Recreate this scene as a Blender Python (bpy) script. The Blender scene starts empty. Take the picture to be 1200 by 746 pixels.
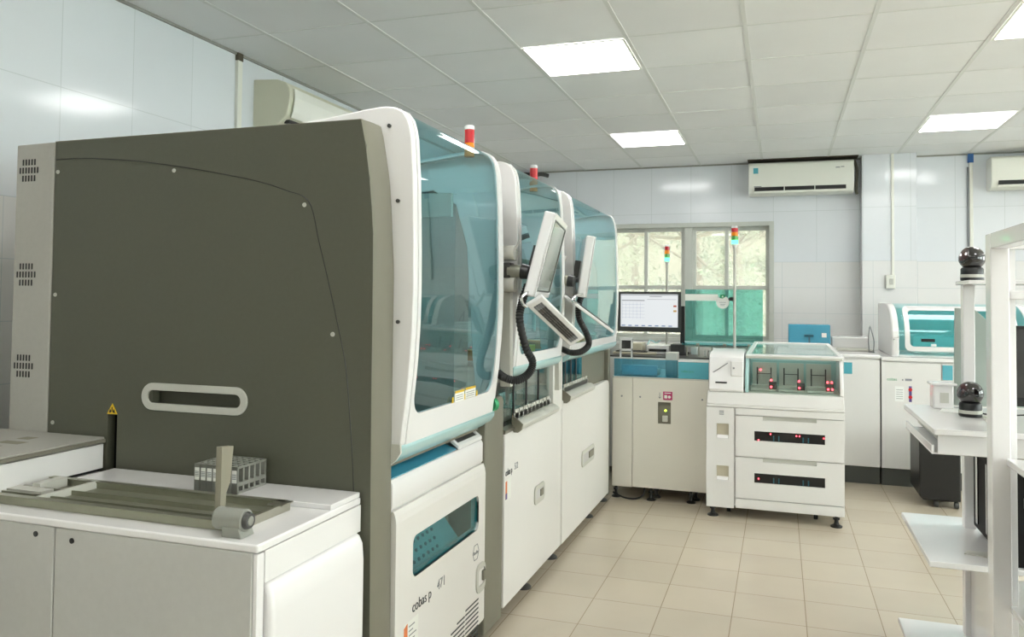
import bpy, bmesh, math, random
from mathutils import Vector, Matrix
random.seed(7)
S = bpy.context.scene
COL = S.collection
PI = math.pi
CAMZ = 1.3417
HC = 2.726          # ceiling height
YB = 8.27           # back wall
XL = -2.93          # left wall
XR = 5.0
YF = -3.2

# ------------------------------------------------------------------ materials
def lin(c):
    return tuple(((v/255)/12.92 if v/255 <= .04045 else ((v/255+.055)/1.055)**2.4) for v in c)
def newmat(name):
    m = bpy.data.materials.new(name); m.use_nodes = True
    nt = m.node_tree; nt.nodes.clear()
    out = nt.nodes.new('ShaderNodeOutputMaterial')
    return m, nt, out
def pmat(name, rgb, rough=.4, metal=0., coat=0., spec=.5, noise=0., nscale=20., bump=0.):
    m, nt, out = newmat(name)
    b = nt.nodes.new('ShaderNodeBsdfPrincipled')
    b.inputs['Roughness'].default_value = rough
    b.inputs['Metallic'].default_value = metal
    b.inputs['Coat Weight'].default_value = coat
    b.inputs['Specular IOR Level'].default_value = spec
    c = lin(rgb)
    if noise > 0:
        tc = nt.nodes.new('ShaderNodeTexCoord')
        n = nt.nodes.new('ShaderNodeTexNoise'); n.inputs['Scale'].default_value = nscale; n.inputs['Detail'].default_value = 4
        nt.links.new(tc.outputs['Object'], n.inputs['Vector'])
        r = nt.nodes.new('ShaderNodeMapRange')
        r.inputs['From Min'].default_value = .3; r.inputs['From Max'].default_value = .7
        r.inputs['To Min'].default_value = 1-noise; r.inputs['To Max'].default_value = 1+noise*.3
        nt.links.new(n.outputs['Fac'], r.inputs['Value'])
        h = nt.nodes.new('ShaderNodeVectorMath'); h.operation = 'SCALE'; h.inputs[0].default_value = c
        nt.links.new(r.outputs['Result'], h.inputs['Scale'])
        nt.links.new(h.outputs['Vector'], b.inputs['Base Color'])
        if bump > 0:
            bp = nt.nodes.new('ShaderNodeBump'); bp.inputs['Strength'].default_value = bump; bp.inputs['Distance'].default_value = .002
            nt.links.new(n.outputs['Fac'], bp.inputs['Height']); nt.links.new(bp.outputs['Normal'], b.inputs['Normal'])
    else:
        b.inputs['Base Color'].default_value = (*c, 1)
    nt.links.new(b.outputs['BSDF'], out.inputs['Surface'])
    return m
def emat(name, rgb, strength):
    m, nt, out = newmat(name)
    e = nt.nodes.new('ShaderNodeEmission'); e.inputs['Color'].default_value = (*lin(rgb), 1); e.inputs['Strength'].default_value = strength
    nt.links.new(e.outputs[0], out.inputs['Surface']); return m
def gmat(name, rgb, ior=1.45, rough=.0, haze=0., hazecol=(235, 240, 232)):
    """sheet glass / tinted acrylic: coloured see-through with fresnel reflection"""
    m, nt, out = newmat(name)
    t = nt.nodes.new('ShaderNodeBsdfTransparent'); t.inputs['Color'].default_value = (*lin(rgb), 1)
    g = nt.nodes.new('ShaderNodeBsdfGlossy'); g.inputs['Roughness'].default_value = rough
    g.inputs['Color'].default_value = (.9, .97, .98, 1)
    f = nt.nodes.new('ShaderNodeFresnel'); f.inputs['IOR'].default_value = ior
    geo = nt.nodes.new('ShaderNodeNewGeometry')
    # same reflection whichever side the sheet is looked at from
    inv = nt.nodes.new('ShaderNodeMix'); inv.data_type = 'FLOAT'
    inv.inputs[2].default_value = ior; inv.inputs[3].default_value = ior
    nt.links.new(geo.outputs['Backfacing'], inv.inputs[0])
    md = nt.nodes.new('ShaderNodeMath'); md.operation = 'DIVIDE'; md.inputs[0].default_value = 1.0
    md.inputs[1].default_value = ior
    inv.inputs[3].default_value = 1/ior
    inv.inputs[2].default_value = ior
    # fresnel node already inverts the ior on the back side, so give it 1/ior there to undo that
    nt.links.new(inv.outputs[0], f.inputs['IOR'])
    mx = nt.nodes.new('ShaderNodeMixShader')
    nt.links.new(f.outputs[0], mx.inputs[0])
    src = t
    if haze > 0:
        d = nt.nodes.new('ShaderNodeBsdfTranslucent'); d.inputs['Color'].default_value = (*lin(hazecol), 1)
        dd = nt.nodes.new('ShaderNodeBsdfDiffuse'); dd.inputs['Color'].default_value = (*lin(hazecol), 1)
        a = nt.nodes.new('ShaderNodeMixShader'); a.inputs[0].default_value = .35
        nt.links.new(d.outputs[0], a.inputs[1]); nt.links.new(dd.outputs[0], a.inputs[2])
        mm = nt.nodes.new('ShaderNodeMixShader'); mm.inputs[0].default_value = haze
        nt.links.new(t.outputs[0], mm.inputs[1]); nt.links.new(a.outputs[0], mm.inputs[2])
        src = mm
    nt.links.new(src.outputs[0], mx.inputs[1]); nt.links.new(g.outputs[0], mx.inputs[2])
    nt.links.new(mx.outputs[0], out.inputs['Surface'])
    return m

def grid_lines(nt, coord_a, coord_b, pa, pb, oa, ob, wa, wb):
    """returns a 0..1 value that is 1 on the joints of a grid in world metres"""
    geo = nt.nodes.new('ShaderNodeNewGeometry')
    sep = nt.nodes.new('ShaderNodeSeparateXYZ'); nt.links.new(geo.outputs['Position'], sep.inputs[0])
    def one(ax, period, off, w):
        s = nt.nodes.new('ShaderNodeMath'); s.operation = 'SUBTRACT'; s.inputs[1].default_value = off - w/2
        nt.links.new(sep.outputs[ax], s.inputs[0])
        d = nt.nodes.new('ShaderNodeMath'); d.operation = 'DIVIDE'; d.inputs[1].default_value = period
        nt.links.new(s.outputs[0], d.inputs[0])
        f = nt.nodes.new('ShaderNodeMath'); f.operation = 'FRACT'; nt.links.new(d.outputs[0], f.inputs[0])
        l = nt.nodes.new('ShaderNodeMath'); l.operation = 'LESS_THAN'; l.inputs[1].default_value = w/period
        nt.links.new(f.outputs[0], l.inputs[0]); return l, d
    a, da = one(coord_a, pa, oa, wa); b, db = one(coord_b, pb, ob, wb)
    m = nt.nodes.new('ShaderNodeMath'); m.operation = 'MAXIMUM'
    nt.links.new(a.outputs[0], m.inputs[0]); nt.links.new(b.outputs[0], m.inputs[1])
    # per tile random
    fa = nt.nodes.new('ShaderNodeMath'); fa.operation = 'FLOOR'; nt.links.new(da.outputs[0], fa.inputs[0])
    fb = nt.nodes.new('ShaderNodeMath'); fb.operation = 'FLOOR'; nt.links.new(db.outputs[0], fb.inputs[0])
    cb = nt.nodes.new('ShaderNodeCombineXYZ'); nt.links.new(fa.outputs[0], cb.inputs[0]); nt.links.new(fb.outputs[0], cb.inputs[1])
    wn = nt.nodes.new('ShaderNodeTexWhiteNoise'); nt.links.new(cb.outputs[0], wn.inputs[0])
    return m.outputs[0], wn.outputs['Value'], sep
def tile_mat(name, rgb, joint, pa, pb, oa, ob, w, axes, rough, var=.04, noise=.05, spec=.5, split=None):
    m, nt, out = newmat(name)
    b = nt.nodes.new('ShaderNodeBsdfPrincipled'); b.inputs['Roughness'].default_value = rough
    b.inputs['Specular IOR Level'].default_value = spec
    line, rnd, sep = grid_lines(nt, axes[0], axes[1], pa, pb, oa, ob, w, w)
    base = lin(rgb)
    mr = nt.nodes.new('ShaderNodeMapRange'); mr.inputs['To Min'].default_value = 1-var; mr.inputs['To Max'].default_value = 1+var*.4
    nt.links.new(rnd, mr.inputs['Value'])
    n = nt.nodes.new('ShaderNodeTexNoise'); n.inputs['Scale'].default_value = 2.2; n.inputs['Detail'].default_value = 6
    geo = nt.nodes.new('ShaderNodeNewGeometry'); nt.links.new(geo.outputs['Position'], n.inputs['Vector'])
    m2 = nt.nodes.new('ShaderNodeMapRange'); m2.inputs['From Min'].default_value = .3; m2.inputs['From Max'].default_value = .7
    m2.inputs['To Min'].default_value = 1-noise; m2.inputs['To Max'].default_value = 1
    nt.links.new(n.outputs['Fac'], m2.inputs['Value'])
    mu = nt.nodes.new('ShaderNodeMath'); mu.operation = 'MULTIPLY'
    nt.links.new(mr.outputs[0], mu.inputs[0]); nt.links.new(m2.outputs[0], mu.inputs[1])
    h = nt.nodes.new('ShaderNodeVectorMath'); h.operation = 'SCALE'; h.inputs[0].default_value = base
    nt.links.new(mu.outputs[0], h.inputs['Scale'])
    col = h.outputs['Vector']
    if split:   # a second tile colour and grid below a height
        z0, rgb2, joint2, pa2, pb2, oa2, ob2 = split
        line2, rnd2, _ = grid_lines(nt, axes[0], axes[1], pa2, pb2, oa2, ob2, w*.8, w*.8)
        lt = nt.nodes.new('ShaderNodeMath'); lt.operation = 'LESS_THAN'; lt.inputs[1].default_value = z0
        nt.links.new(sep.outputs['Z'], lt.inputs[0])
        h2 = nt.nodes.new('ShaderNodeVectorMath'); h2.operation = 'SCALE'; h2.inputs[0].default_value = lin(rgb2)
        nt.links.new(m2.outputs[0], h2.inputs['Scale'])
        mc = nt.nodes.new('ShaderNodeMix'); mc.data_type = 'RGBA'
        nt.links.new(lt.outputs[0], mc.inputs[0]); nt.links.new(col, mc.inputs[6]); nt.links.new(h2.outputs[0], mc.inputs[7])
        col = mc.outputs[2]
        ml = nt.nodes.new('ShaderNodeMix'); ml.data_type = 'FLOAT'
        nt.links.new(lt.outputs[0], ml.inputs[0]); nt.links.new(line, ml.inputs[2]); nt.links.new(line2, ml.inputs[3])
        line = ml.outputs[0]
    mx = nt.nodes.new('ShaderNodeMix'); mx.data_type = 'RGBA'; mx.inputs[7].default_value = (*lin(joint), 1)
    nt.links.new(line, mx.inputs[0]); nt.links.new(col, mx.inputs[6])
    nt.links.new(mx.outputs[2], b.inputs['Base Color'])
    bp = nt.nodes.new('ShaderNodeBump'); bp.invert = True; bp.inputs['Strength'].default_value = .25; bp.inputs['Distance'].default_value = .001
    nt.links.new(line, bp.inputs['Height']); nt.links.new(bp.outputs['Normal'], b.inputs['Normal'])
    nt.links.new(b.outputs['BSDF'], out.inputs['Surface'])
    return m

M = {}
M['white'] = pmat('white_enamel', (228, 226, 223), .35, noise=.02, nscale=3)
M['whitegloss'] = pmat('white_gloss_plastic', (234, 232, 231), .22, coat=.3)
M['doorwhite'] = pmat('door_white', (228, 225, 220), .38, noise=.02, nscale=2)
M['cream'] = pmat('cream_enamel', (224, 219, 207), .4, noise=.02, nscale=3)
M['greypanel'] = pmat('light_grey_cover', (176, 173, 165), .45, noise=.03, nscale=60, bump=.05)
M['frontgrey'] = pmat('cabinet_front_grey', (192, 191, 186), .5, noise=.03, nscale=60, bump=.05)
M['dark'] = pmat('dark_olive_grey', (86, 86, 72), .5, noise=.04, nscale=70, bump=.06)
M['mid'] = pmat('mid_grey_frame', (122, 119, 105), .45, noise=.02, nscale=30)
M['lightgrey'] = pmat('pale_grey_plastic', (196, 195, 186), .4)
M['black'] = pmat('black_plastic', (22, 22, 22), .35)
M['matblack'] = pmat('matt_black_case', (17, 17, 17), .65, spec=.25)
M['blackgloss'] = pmat('black_gloss', (18, 16, 15), .06, coat=1.)
M['darkgrey'] = pmat('dark_grey_plastic', (66, 66, 64), .4)
M['rubber'] = pmat('ribbed_rubber', (30, 31, 31), .55)
M['metal'] = pmat('brushed_steel', (176, 174, 160), .28, metal=.85, noise=.06, nscale=40)
M['tray'] = pmat('anodised_rail', (150, 150, 132), .32, metal=.6, noise=.06, nscale=30)
M['chrome'] = pmat('chrome', (220, 220, 220), .12, metal=1.)
M['teal'] = gmat('teal_acrylic', (170, 224, 230), 1.45)
M['hood'] = gmat('hood_tinted_glass', (186, 222, 228), 1.5)
M['sill'] = pmat('pale_teal_sill', (172, 208, 208), .2, coat=.4)
M['clear'] = gmat('clear_glass', (240, 247, 245), 1.45)
M['green'] = gmat('green_acrylic', (180, 224, 221), 1.45)
M['bluecov'] = gmat('blue_cover_acrylic', (188, 236, 238), 1.45)
M['blueband'] = gmat('blue_band_acrylic', (172, 220, 234), 1.45)
M['bluesolid'] = pmat('light_teal_panel', (86, 172, 188), .25, coat=.4)
M['blueshell'] = pmat('blue_translucent_shell', (66, 150, 178), .2, coat=.4)
M['bluedark'] = pmat('dark_teal_inner', (40, 96, 112), .3)
M['winglass'] = gmat('dusty_window_glass', (240, 241, 238), 1.4, haze=.17, hazecol=(240, 244, 240))
M['winframe'] = pmat('grey_aluminium_frame', (196, 198, 190), .4, noise=.04, nscale=12)
M['beige'] = pmat('beige_metal', (198, 190, 168), .4)
M['rack'] = pmat('grey_tube_rack', (146, 147, 138), .45)
M['label'] = pmat('paper_label', (235, 235, 228), .6)
M['ink'] = pmat('black_print', (52, 54, 56), .5)
M['inkgrey'] = pmat('grey_print', (128, 130, 132), .5)
M['greenprint'] = pmat('green_print', (40, 150, 96), .4)
M['yellow'] = pmat('warning_yellow', (226, 190, 40), .45)
M['magenta'] = pmat('magenta_print', (184, 40, 104), .45)
M['orange'] = pmat('orange_print', (220, 120, 60), .45)
M['violet'] = pmat('violet_print', (84, 62, 130), .45)
M['redlens'] = pmat('red_lamp_lens', (196, 24, 34), .15, coat=.5)
M['orangelens'] = pmat('orange_lamp_lens', (244, 140, 20), .15, coat=.5)
M['greenlit'] = emat('green_lamp_lit', (80, 235, 150), 2.2)
M['greenlens'] = pmat('green_lamp_lens', (96, 170, 90), .2)
M['redled'] = emat('red_led', (255, 60, 70), 5.)
M['greenled'] = emat('green_led', (190, 240, 60), 3.)
M['acwhite'] = pmat('air_conditioner_white', (232, 232, 222), .3)
M['acold'] = pmat('air_conditioner_ivory', (216, 214, 192), .4)
M['lamp'] = emat('ceiling_lamp_diffuser', (255, 254, 252), 6.5)
M['plinth'] = pmat('dark_plinth', (70, 72, 68), .5)
M['amber'] = pmat('amber_plastic', (224, 160, 84), .4)
M['paper'] = pmat('white_paper', (240, 241, 238), .7)
M['screenback'] = pmat('grey_shield_plastic', (176, 186, 178), .3)
M['leaf'] = pmat('pale_leaves', (88, 100, 72), .6, noise=.3, nscale=3)
M['leaf2'] = pmat('deep_leaves', (64, 82, 56), .6, noise=.3, nscale=3)
M['bark'] = pmat('bark', (86, 78, 62), .8, noise=.2, nscale=10)
M['concrete'] = pmat('yard_concrete', (112, 112, 96), .8, noise=.1, nscale=4)

def screen_mat(name, rgb, s):
    m, nt, out = newmat(name)
    b = nt.nodes.new('ShaderNodeBsdfPrincipled'); b.inputs['Base Color'].default_value = (.02, .02, .02, 1)
    b.inputs['Roughness'].default_value = .12
    b.inputs['Emission Color'].default_value = (*lin(rgb), 1); b.inputs['Emission Strength'].default_value = s
    nt.links.new(b.outputs[0], out.inputs[0]); return m
M['screen'] = screen_mat('lit_screen', (240, 244, 246), .42)
M['screenoff'] = screen_mat('touch_screen_pale', (196, 208, 186), .14)
M['uiblue'] = screen_mat('ui_blue', (150, 176, 220), .28)
M['uigrey'] = screen_mat('ui_grey', (188, 192, 196), .28)
M['uired'] = screen_mat('ui_red', (226, 120, 90), .28)
M['uiorange'] = screen_mat('ui_orange', (240, 190, 90), .28)

M['floor'] = tile_mat('floor_tiles', (200, 188, 169), (150, 135, 114), .3, .3, -1.0953, 3.263, .0035, ('X', 'Y'), .22, .05, .08)
M['ceil'] = tile_mat('ceiling_panels', (245, 245, 244), (176, 177, 172), .6, .5965, -1.9665, 3.5256, .006, ('X', 'Y'), .7, .05, .04)
M['wallb'] = tile_mat('back_wall_tiles', (226, 229, 233), (202, 207, 208), .4, .5, -.062, .233, .004, ('X', 'Z'), .12, .015, .03,
                      split=(1.733, (230, 229, 228), (208, 208, 204), .4, .25, .02, .233+.0, ))
M['walls'] = tile_mat('side_wall_tiles', (226, 230, 233), (206, 211, 212), .4, .5, 2.6, .233, .004, ('Y', 'Z'), .12, .015, .03,
                      split=(1.733, (230, 229, 226), (202, 202, 198), .4, .25, 2.35, .233, ))

# ------------------------------------------------------------------ mesh helper
class MB:
    def __init__(self): self.bm = bmesh.new()
    def box(self, x0, x1, y0, y1, z0, z1):
        vs = [self.bm.verts.new((x, y, z)) for z in (z0, z1) for y in (y0, y1) for x in (x0, x1)]
        for f in ((0, 2, 3, 1), (4, 5, 7, 6), (0, 1, 5, 4), (2, 6, 7, 3), (0, 4, 6, 2), (1, 3, 7, 5)):
            self.bm.faces.new([vs[i] for i in f])
        return self
    def hexa(self, p):      # 8 points: bottom 4 ccw, top 4 ccw
        vs = [self.bm.verts.new(q) for q in p]
        for f in ((3, 2, 1, 0), (4, 5, 6, 7), (0, 1, 5, 4), (1, 2, 6, 5), (2, 3, 7, 6), (3, 0, 4, 7)):
            self.bm.faces.new([vs[i] for i in f])
        return self
    def prism(self, poly, ax, a, b):
        """polygon extruded along an axis; poly points are the other two coords in xyz order"""
        def mk(p, t):
            return {'x': (t, p[0], p[1]), 'y': (p[0], t, p[1]), 'z': (p[0], p[1], t)}[ax]
        A = [self.bm.verts.new(mk(p, a)) for p in poly]; B = [self.bm.verts.new(mk(p, b)) for p in poly]
        n = len(poly)
        self.bm.faces.new(A); self.bm.faces.new(B[::-1])
        for i in range(n): self.bm.faces.new([A[i], B[i], B[(i+1) % n], A[(i+1) % n]][::-1])
        return self
    def quad(self, *p):
        self.bm.faces.new([self.bm.verts.new(q) for q in p]); return self
    def cyl(self, p0, p1, r0, r1=None, n=20, cap=True):
        r1 = r0 if r1 is None else r1
        p0, p1 = Vector(p0), Vector(p1); d = (p1-p0).normalized()
        u = d.orthogonal().normalized(); w = d.cross(u)
        A = [self.bm.verts.new(p0+(u*math.cos(t)+w*math.sin(t))*r0) for t in [2*PI*i/n for i in range(n)]]
        B = [self.bm.verts.new(p1+(u*math.cos(t)+w*math.sin(t))*r1) for t in [2*PI*i/n for i in range(n)]]
        for i in range(n): self.bm.faces.new([A[i], A[(i+1) % n], B[(i+1) % n], B[i]])
        if cap: self.bm.faces.new(A[::-1]); self.bm.faces.new(B)
        return self
    def tube(self, pts, r, n=12, ribs=0, rr=None):
        pts = [Vector(p) for p in pts]
        # catmull-rom resample
        P = [pts[0]]+pts+[pts[-1]]; out = []
        step = 6 if not ribs else ribs
        for i in range(1, len(P)-2):
            for k in range(step):
                t = k/step
                a, b, c, d = P[i-1], P[i], P[i+1], P[i+2]
                out.append(.5*((2*b)+(c-a)*t+(2*a-5*b+4*c-d)*t*t+(3*b-a-3*c+d)*t**3))
        out.append(pts[-1])
        prev = None; u = None
        for i, p in enumerate(out):
            d = (out[min(i+1, len(out)-1)]-out[max(i-1, 0)]).normalized()
            if u is None: u = d.orthogonal().normalized()
            else: u = (u-d*u.dot(d)).normalized()
            w = d.cross(u)
            q = r if not ribs else (r if i % 2 else r*.82)
            ring = [self.bm.verts.new(p+(u*math.cos(t)+w*math.sin(t))*q) for t in [2*PI*j/n for j in range(n)]]
            if prev:
                for j in range(n): self.bm.faces.new([prev[j], prev[(j+1) % n], ring[(j+1) % n], ring[j]])
            else: self.bm.faces.new(ring[::-1])
            prev = ring
        self.bm.faces.new(prev); return self
    def lathe(self, prof, c, n=32, squash=1.):
        """prof: (r, z) list, closed at ends"""
        rings = []
        for r, z in prof:
            rings.append([self.bm.verts.new((c[0]+r*math.cos(2*PI*j/n), c[1]+r*squash*math.sin(2*PI*j/n), c[2]+z)) for j in range(n)])
        for a, b in zip(rings, rings[1:]):
            for j in range(n): self.bm.faces.new([a[j], a[(j+1) % n], b[(j+1) % n], b[j]])
        self.bm.faces.new(rings[0][::-1]); self.bm.faces.new(rings[-1]); return self
    def strip(self, rows, closed=False):
        """grid of points -> quads"""
        R = [[self.bm.verts.new(p) for p in row] for row in rows]
        for a, b in zip(R, R[1:]):
            m = len(a) if closed else len(a)-1
            for j in range(m): self.bm.faces.new([a[j], a[(j+1) % len(a)], b[(j+1) % len(a)], b[j]])
        return self

OFF = {}            # world offset of each object's local origin
ROT = set()
def build(mb, name, mat, parent=None, bevel=0., seg=2, smooth=False, solid=0., recalc=True):
    bm = mb.bm
    if recalc: bmesh.ops.recalc_face_normals(bm, faces=bm.faces)
    off = OFF.get(parent.name, Vector((0, 0, 0))) if parent else None
    me = bpy.data.meshes.new(name)
    if off is None:
        # put the origin of a free-standing mesh at its base centre
        xs = [v.co for v in bm.verts]
        mn = Vector((min(v.x for v in xs), min(v.y for v in xs), min(v.z for v in xs))); mxx = Vector((max(v.x for v in xs), max(v.y for v in xs), max(v.z for v in xs)))
        off = Vector(((mn.x+mxx.x)/2, (mn.y+mxx.y)/2, mn.z))
        bmesh.ops.translate(bm, verts=bm.verts, vec=-off)
        o = bpy.data.objects.new(name, me); o.location = off
    else:
        bmesh.ops.translate(bm, verts=bm.verts, vec=-off)
        o = bpy.data.objects.new(name, me); o.parent = parent
    bm.to_mesh(me); bm.free()
    me.materials.append(mat)
    COL.objects.link(o); OFF[o.name] = Vector(off)
    if solid:
        s = o.modifiers.new('thickness', 'SOLIDIFY'); s.thickness = solid; s.offset = 0
    if bevel:
        b = o.modifiers.new('bevel', 'BEVEL'); b.width = bevel; b.segments = seg; b.limit_method = 'ANGLE'; b.angle_limit = math.radians(40)
        b.harden_normals = False
    if smooth or bevel:
        for p in me.polygons: p.use_smooth = True
        if hasattr(me, 'set_sharp_from_angle'): me.set_sharp_from_angle(angle=math.radians(40))
    return o
def tag(o, label, cat, group=None, kind=None):
    if label: o['label'] = label
    if cat: o['category'] = cat
    if group: o['group'] = group
    if kind: o['kind'] = kind
    return o
def thing(name, label, cat, loc, group=None, local=False, rot=None):
    o = bpy.data.objects.new(name, None); o.empty_display_size = .1
    o.location = loc; COL.objects.link(o)
    OFF[o.name] = Vector((0, 0, 0)) if local else Vector(loc)
    if rot is not None: o.rotation_euler = rot.to_euler() if isinstance(rot, Matrix) else rot
    return tag(o, label, cat, group)
def structure(o): o['kind'] = 'structure'; return o
def box(name, mat, parent, *d, bevel=0., **k): return build(MB().box(*d), name, mat, parent, bevel=bevel, **k)
def copy_tree(o, parent=None):
    c = o.copy(); COL.objects.link(c); c.parent = parent
    OFF[c.name] = OFF.get(o.name, Vector((0, 0, 0)))
    for ch in list(o.children): copy_tree(ch, c)
    return c

FACE = {'+x': Matrix(((0, 0, 1), (1, 0, 0), (0, 1, 0))), '-y': Matrix(((1, 0, 0), (0, 0, -1), (0, 1, 0)))}
def text(name, s, size, pos, facing, mat, parent, label=None, depth=.0008, italic=0., sx=1.):
    cu = bpy.data.curves.new('t', 'FONT'); cu.body = s; cu.size = size; cu.extrude = depth; cu.shear = italic
    t = bpy.data.objects.new('t', cu); COL.objects.link(t)
    dg = bpy.context.evaluated_depsgraph_get(); dg.update()
    me = bpy.data.meshes.new_from_object(t.evaluated_get(dg))
    bpy.data.objects.remove(t); bpy.data.curves.remove(cu)
    R = FACE[facing] if isinstance(facing, str) else facing
    off = OFF.get(parent.name, Vector((0, 0, 0))) if parent else Vector((0, 0, 0))
    me.transform(Matrix.Translation(Vector(pos)-off) @ R.to_4x4() @ Matrix.Diagonal((sx, 1, 1, 1)))
    me.materials.clear(); me.materials.append(mat)
    o = bpy.data.objects.new(name, me); COL.objects.link(o); o.parent = parent
    OFF[o.name] = off
    if label: o['label'] = label
    return o
def rrect(a0, a1, b0, b1, r, n=6):
    """rounded rectangle outline, ccw from lower left corner arc"""
    pts = []
    for cx, cy, s in ((a0+r, b0+r, PI), (a1-r, b0+r, 1.5*PI), (a1-r, b1-r, 0), (a0+r, b1-r, .5*PI)):
        for k in range(n+1):
            t = s+k/n*PI/2; pts.append((cx+r*math.cos(t), cy+r*math.sin(t)))
    return pts
def ringprism(mb, outer, inner, ax, a, b):
    """frame with a hole; outer and inner outlines have the same count"""
    def mk(p, t): return {'x': (t, p[0], p[1]), 'y': (p[0], t, p[1]), 'z': (p[0], p[1], t)}[ax]
    L = [[mb.bm.verts.new(mk(p, t)) for p in pl] for pl, t in ((outer, a), (inner, a), (inner, b), (outer, b))]
    n = len(outer)
    for i in range(4):
        A, B = L[i], L[(i+1) % 4]
        for j in range(n): mb.bm.faces.new([A[j], A[(j+1) % n], B[(j+1) % n], B[j]])
    return mb

# ------------------------------------------------------------------ room shell
structure(box('floor', M['floor'], None, XL-.1, XR, YF, YB+.15, -.1, 0))
structure(box('ceiling', M['ceil'], None, XL-.1, XR, YF, YB+.15, HC, HC+.1))
structure(box('wall_left', M['walls'], None, XL-.12, XL, YF, YB, 0, HC))
m = MB(); m.box(XR, XR+.12, YF, YB, 0, .9); m.box(XR, XR+.12, YF, YB, 2.35, HC)
added_wins = [(-2.4, -.2), (.6, 2.8), (3.6, 5.8)]  # windows added out of view so that daylight reaches the ceiling
e0 = YF
for a_, b_ in added_wins: m.box(XR, XR+.12, e0, a_, .9, 2.35); e0 = b_
m.box(XR, XR+.12, e0, YB, .9, 2.35)
structure(build(m, 'wall_right', M['walls']))
for k_, (a_, b_) in enumerate(added_wins):
    f_ = MB()
    for q_ in range(2):
        y0_ = a_+(b_-a_)/2*q_; y1_ = y0_+(b_-a_)/2
        ringprism(f_, [(y0_, .9), (y1_, .9), (y1_, 2.35), (y0_, 2.35)], [(y0_+.05, .95), (y1_-.05, .95), (y1_-.05, 2.30), (y0_+.05, 2.30)], 'x', XR+.03, XR+.09)
    f_ = structure(build(f_, 'window_%d' % (k_+2), M['winframe']))
    build(MB().box(XR+.055, XR+.06, a_+.04, b_-.04, .94, 2.31), 'pane', M['clear'], f_)
structure(box('wall_front', M['wallb'], None, XL, XR, YF-.12, YF, 0, HC))
WX0, WX1, WZ0, WZ1 = -1.71, -.056, .93, 2.137
w = MB()
w.box(XL, WX0, YB, YB+.14, 0, HC); w.box(WX1, XR, YB, YB+.14, 0, HC)
w.box(WX0, WX1, YB, YB+.14, 0, WZ0); w.box(WX0, WX1, YB, YB+.14, WZ1, HC)
structure(build(w, 'wall_back', M['wallb']))
structure(box('trim_1', M['wallb'], None, .728, 1.19, 8.08, YB, 0, HC, bevel=.004))      # tiled column
# T-bars of the ceiling grid
g = MB()
for i in range(-1, 12):
    x = -1.9665+.6*i
    if x < XR: g.box(x-.011, x+.011, YF, YB, HC-.003, HC+.001)
for j in range(-11, 8):
    y = 3.5256+.5965*j
    g.box(XL, XR, y-.004, y+.004, HC-.002, HC+.001)
structure(build(g, 'trim_2', pmat('grid_bar', (226, 227, 223), .5)))
structure(build(MB().box(XL, XR, YB-.012, YB, HC-.014, HC).box(XL, XL+.012, YF, YB, HC-.014, HC), 'trim_3', pmat('edge_trim', (150, 150, 142), .6)))

# window: frame, mullions, sashes, glass
wf = MB()
fy0, fy1 = YB+.02, YB+.09
ringprism(wf, [(WX0, WZ0), (WX1, WZ0), (WX1, WZ1), (WX0, WZ1)], [(WX0+.045, WZ0+.035), (WX1-.045, WZ0+.035), (WX1-.045, WZ1-.045), (WX0+.045, WZ1-.045)], 'y', YB-.02, YB+.1)
win = structure(build(wf, 'window_1', M['winframe'], bevel=.003))
wm = MB()
wm.box(-.925, -.845, YB, YB+.08, WZ0+.03, WZ1-.04)
build(wm, 'mullion', M['winframe'], win, bevel=.003)
sash = [(-1.665, -1.30), (-1.34, -.925), (-.845, -.49), (-.53, -.10)]
for k, (a, b) in enumerate(sash):
    y0 = YB+.03 + (.02 if k in (0, 3) else 0)
    o, inn = [(a, WZ0+.035), (b, WZ0+.035), (b, WZ1-.045), (a, WZ1-.045)], [(a+.035, WZ0+.07), (b-.035, WZ0+.07), (b-.035, WZ1-.085), (a+.035, WZ1-.085)]
    m = ringprism(MB(), o, inn, 'y', y0, y0+.02)
    m.box(a+.03, b-.03, y0+.002, y0+.018, 1.46, 1.50)
    s = build(m, 'sash', M['winframe'], win, bevel=.002)
    build(MB().box(a+.03, b-.03, y0+.008, y0+.012, WZ0+.065, WZ1-.08), 'pane', M['winglass'], s)
structure(box('trim_4', M['wallb'], None, WX0-.02, WX1+.03, YB-.06, YB+.0, WZ0-.035, WZ0-.005, bevel=.004))

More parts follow.
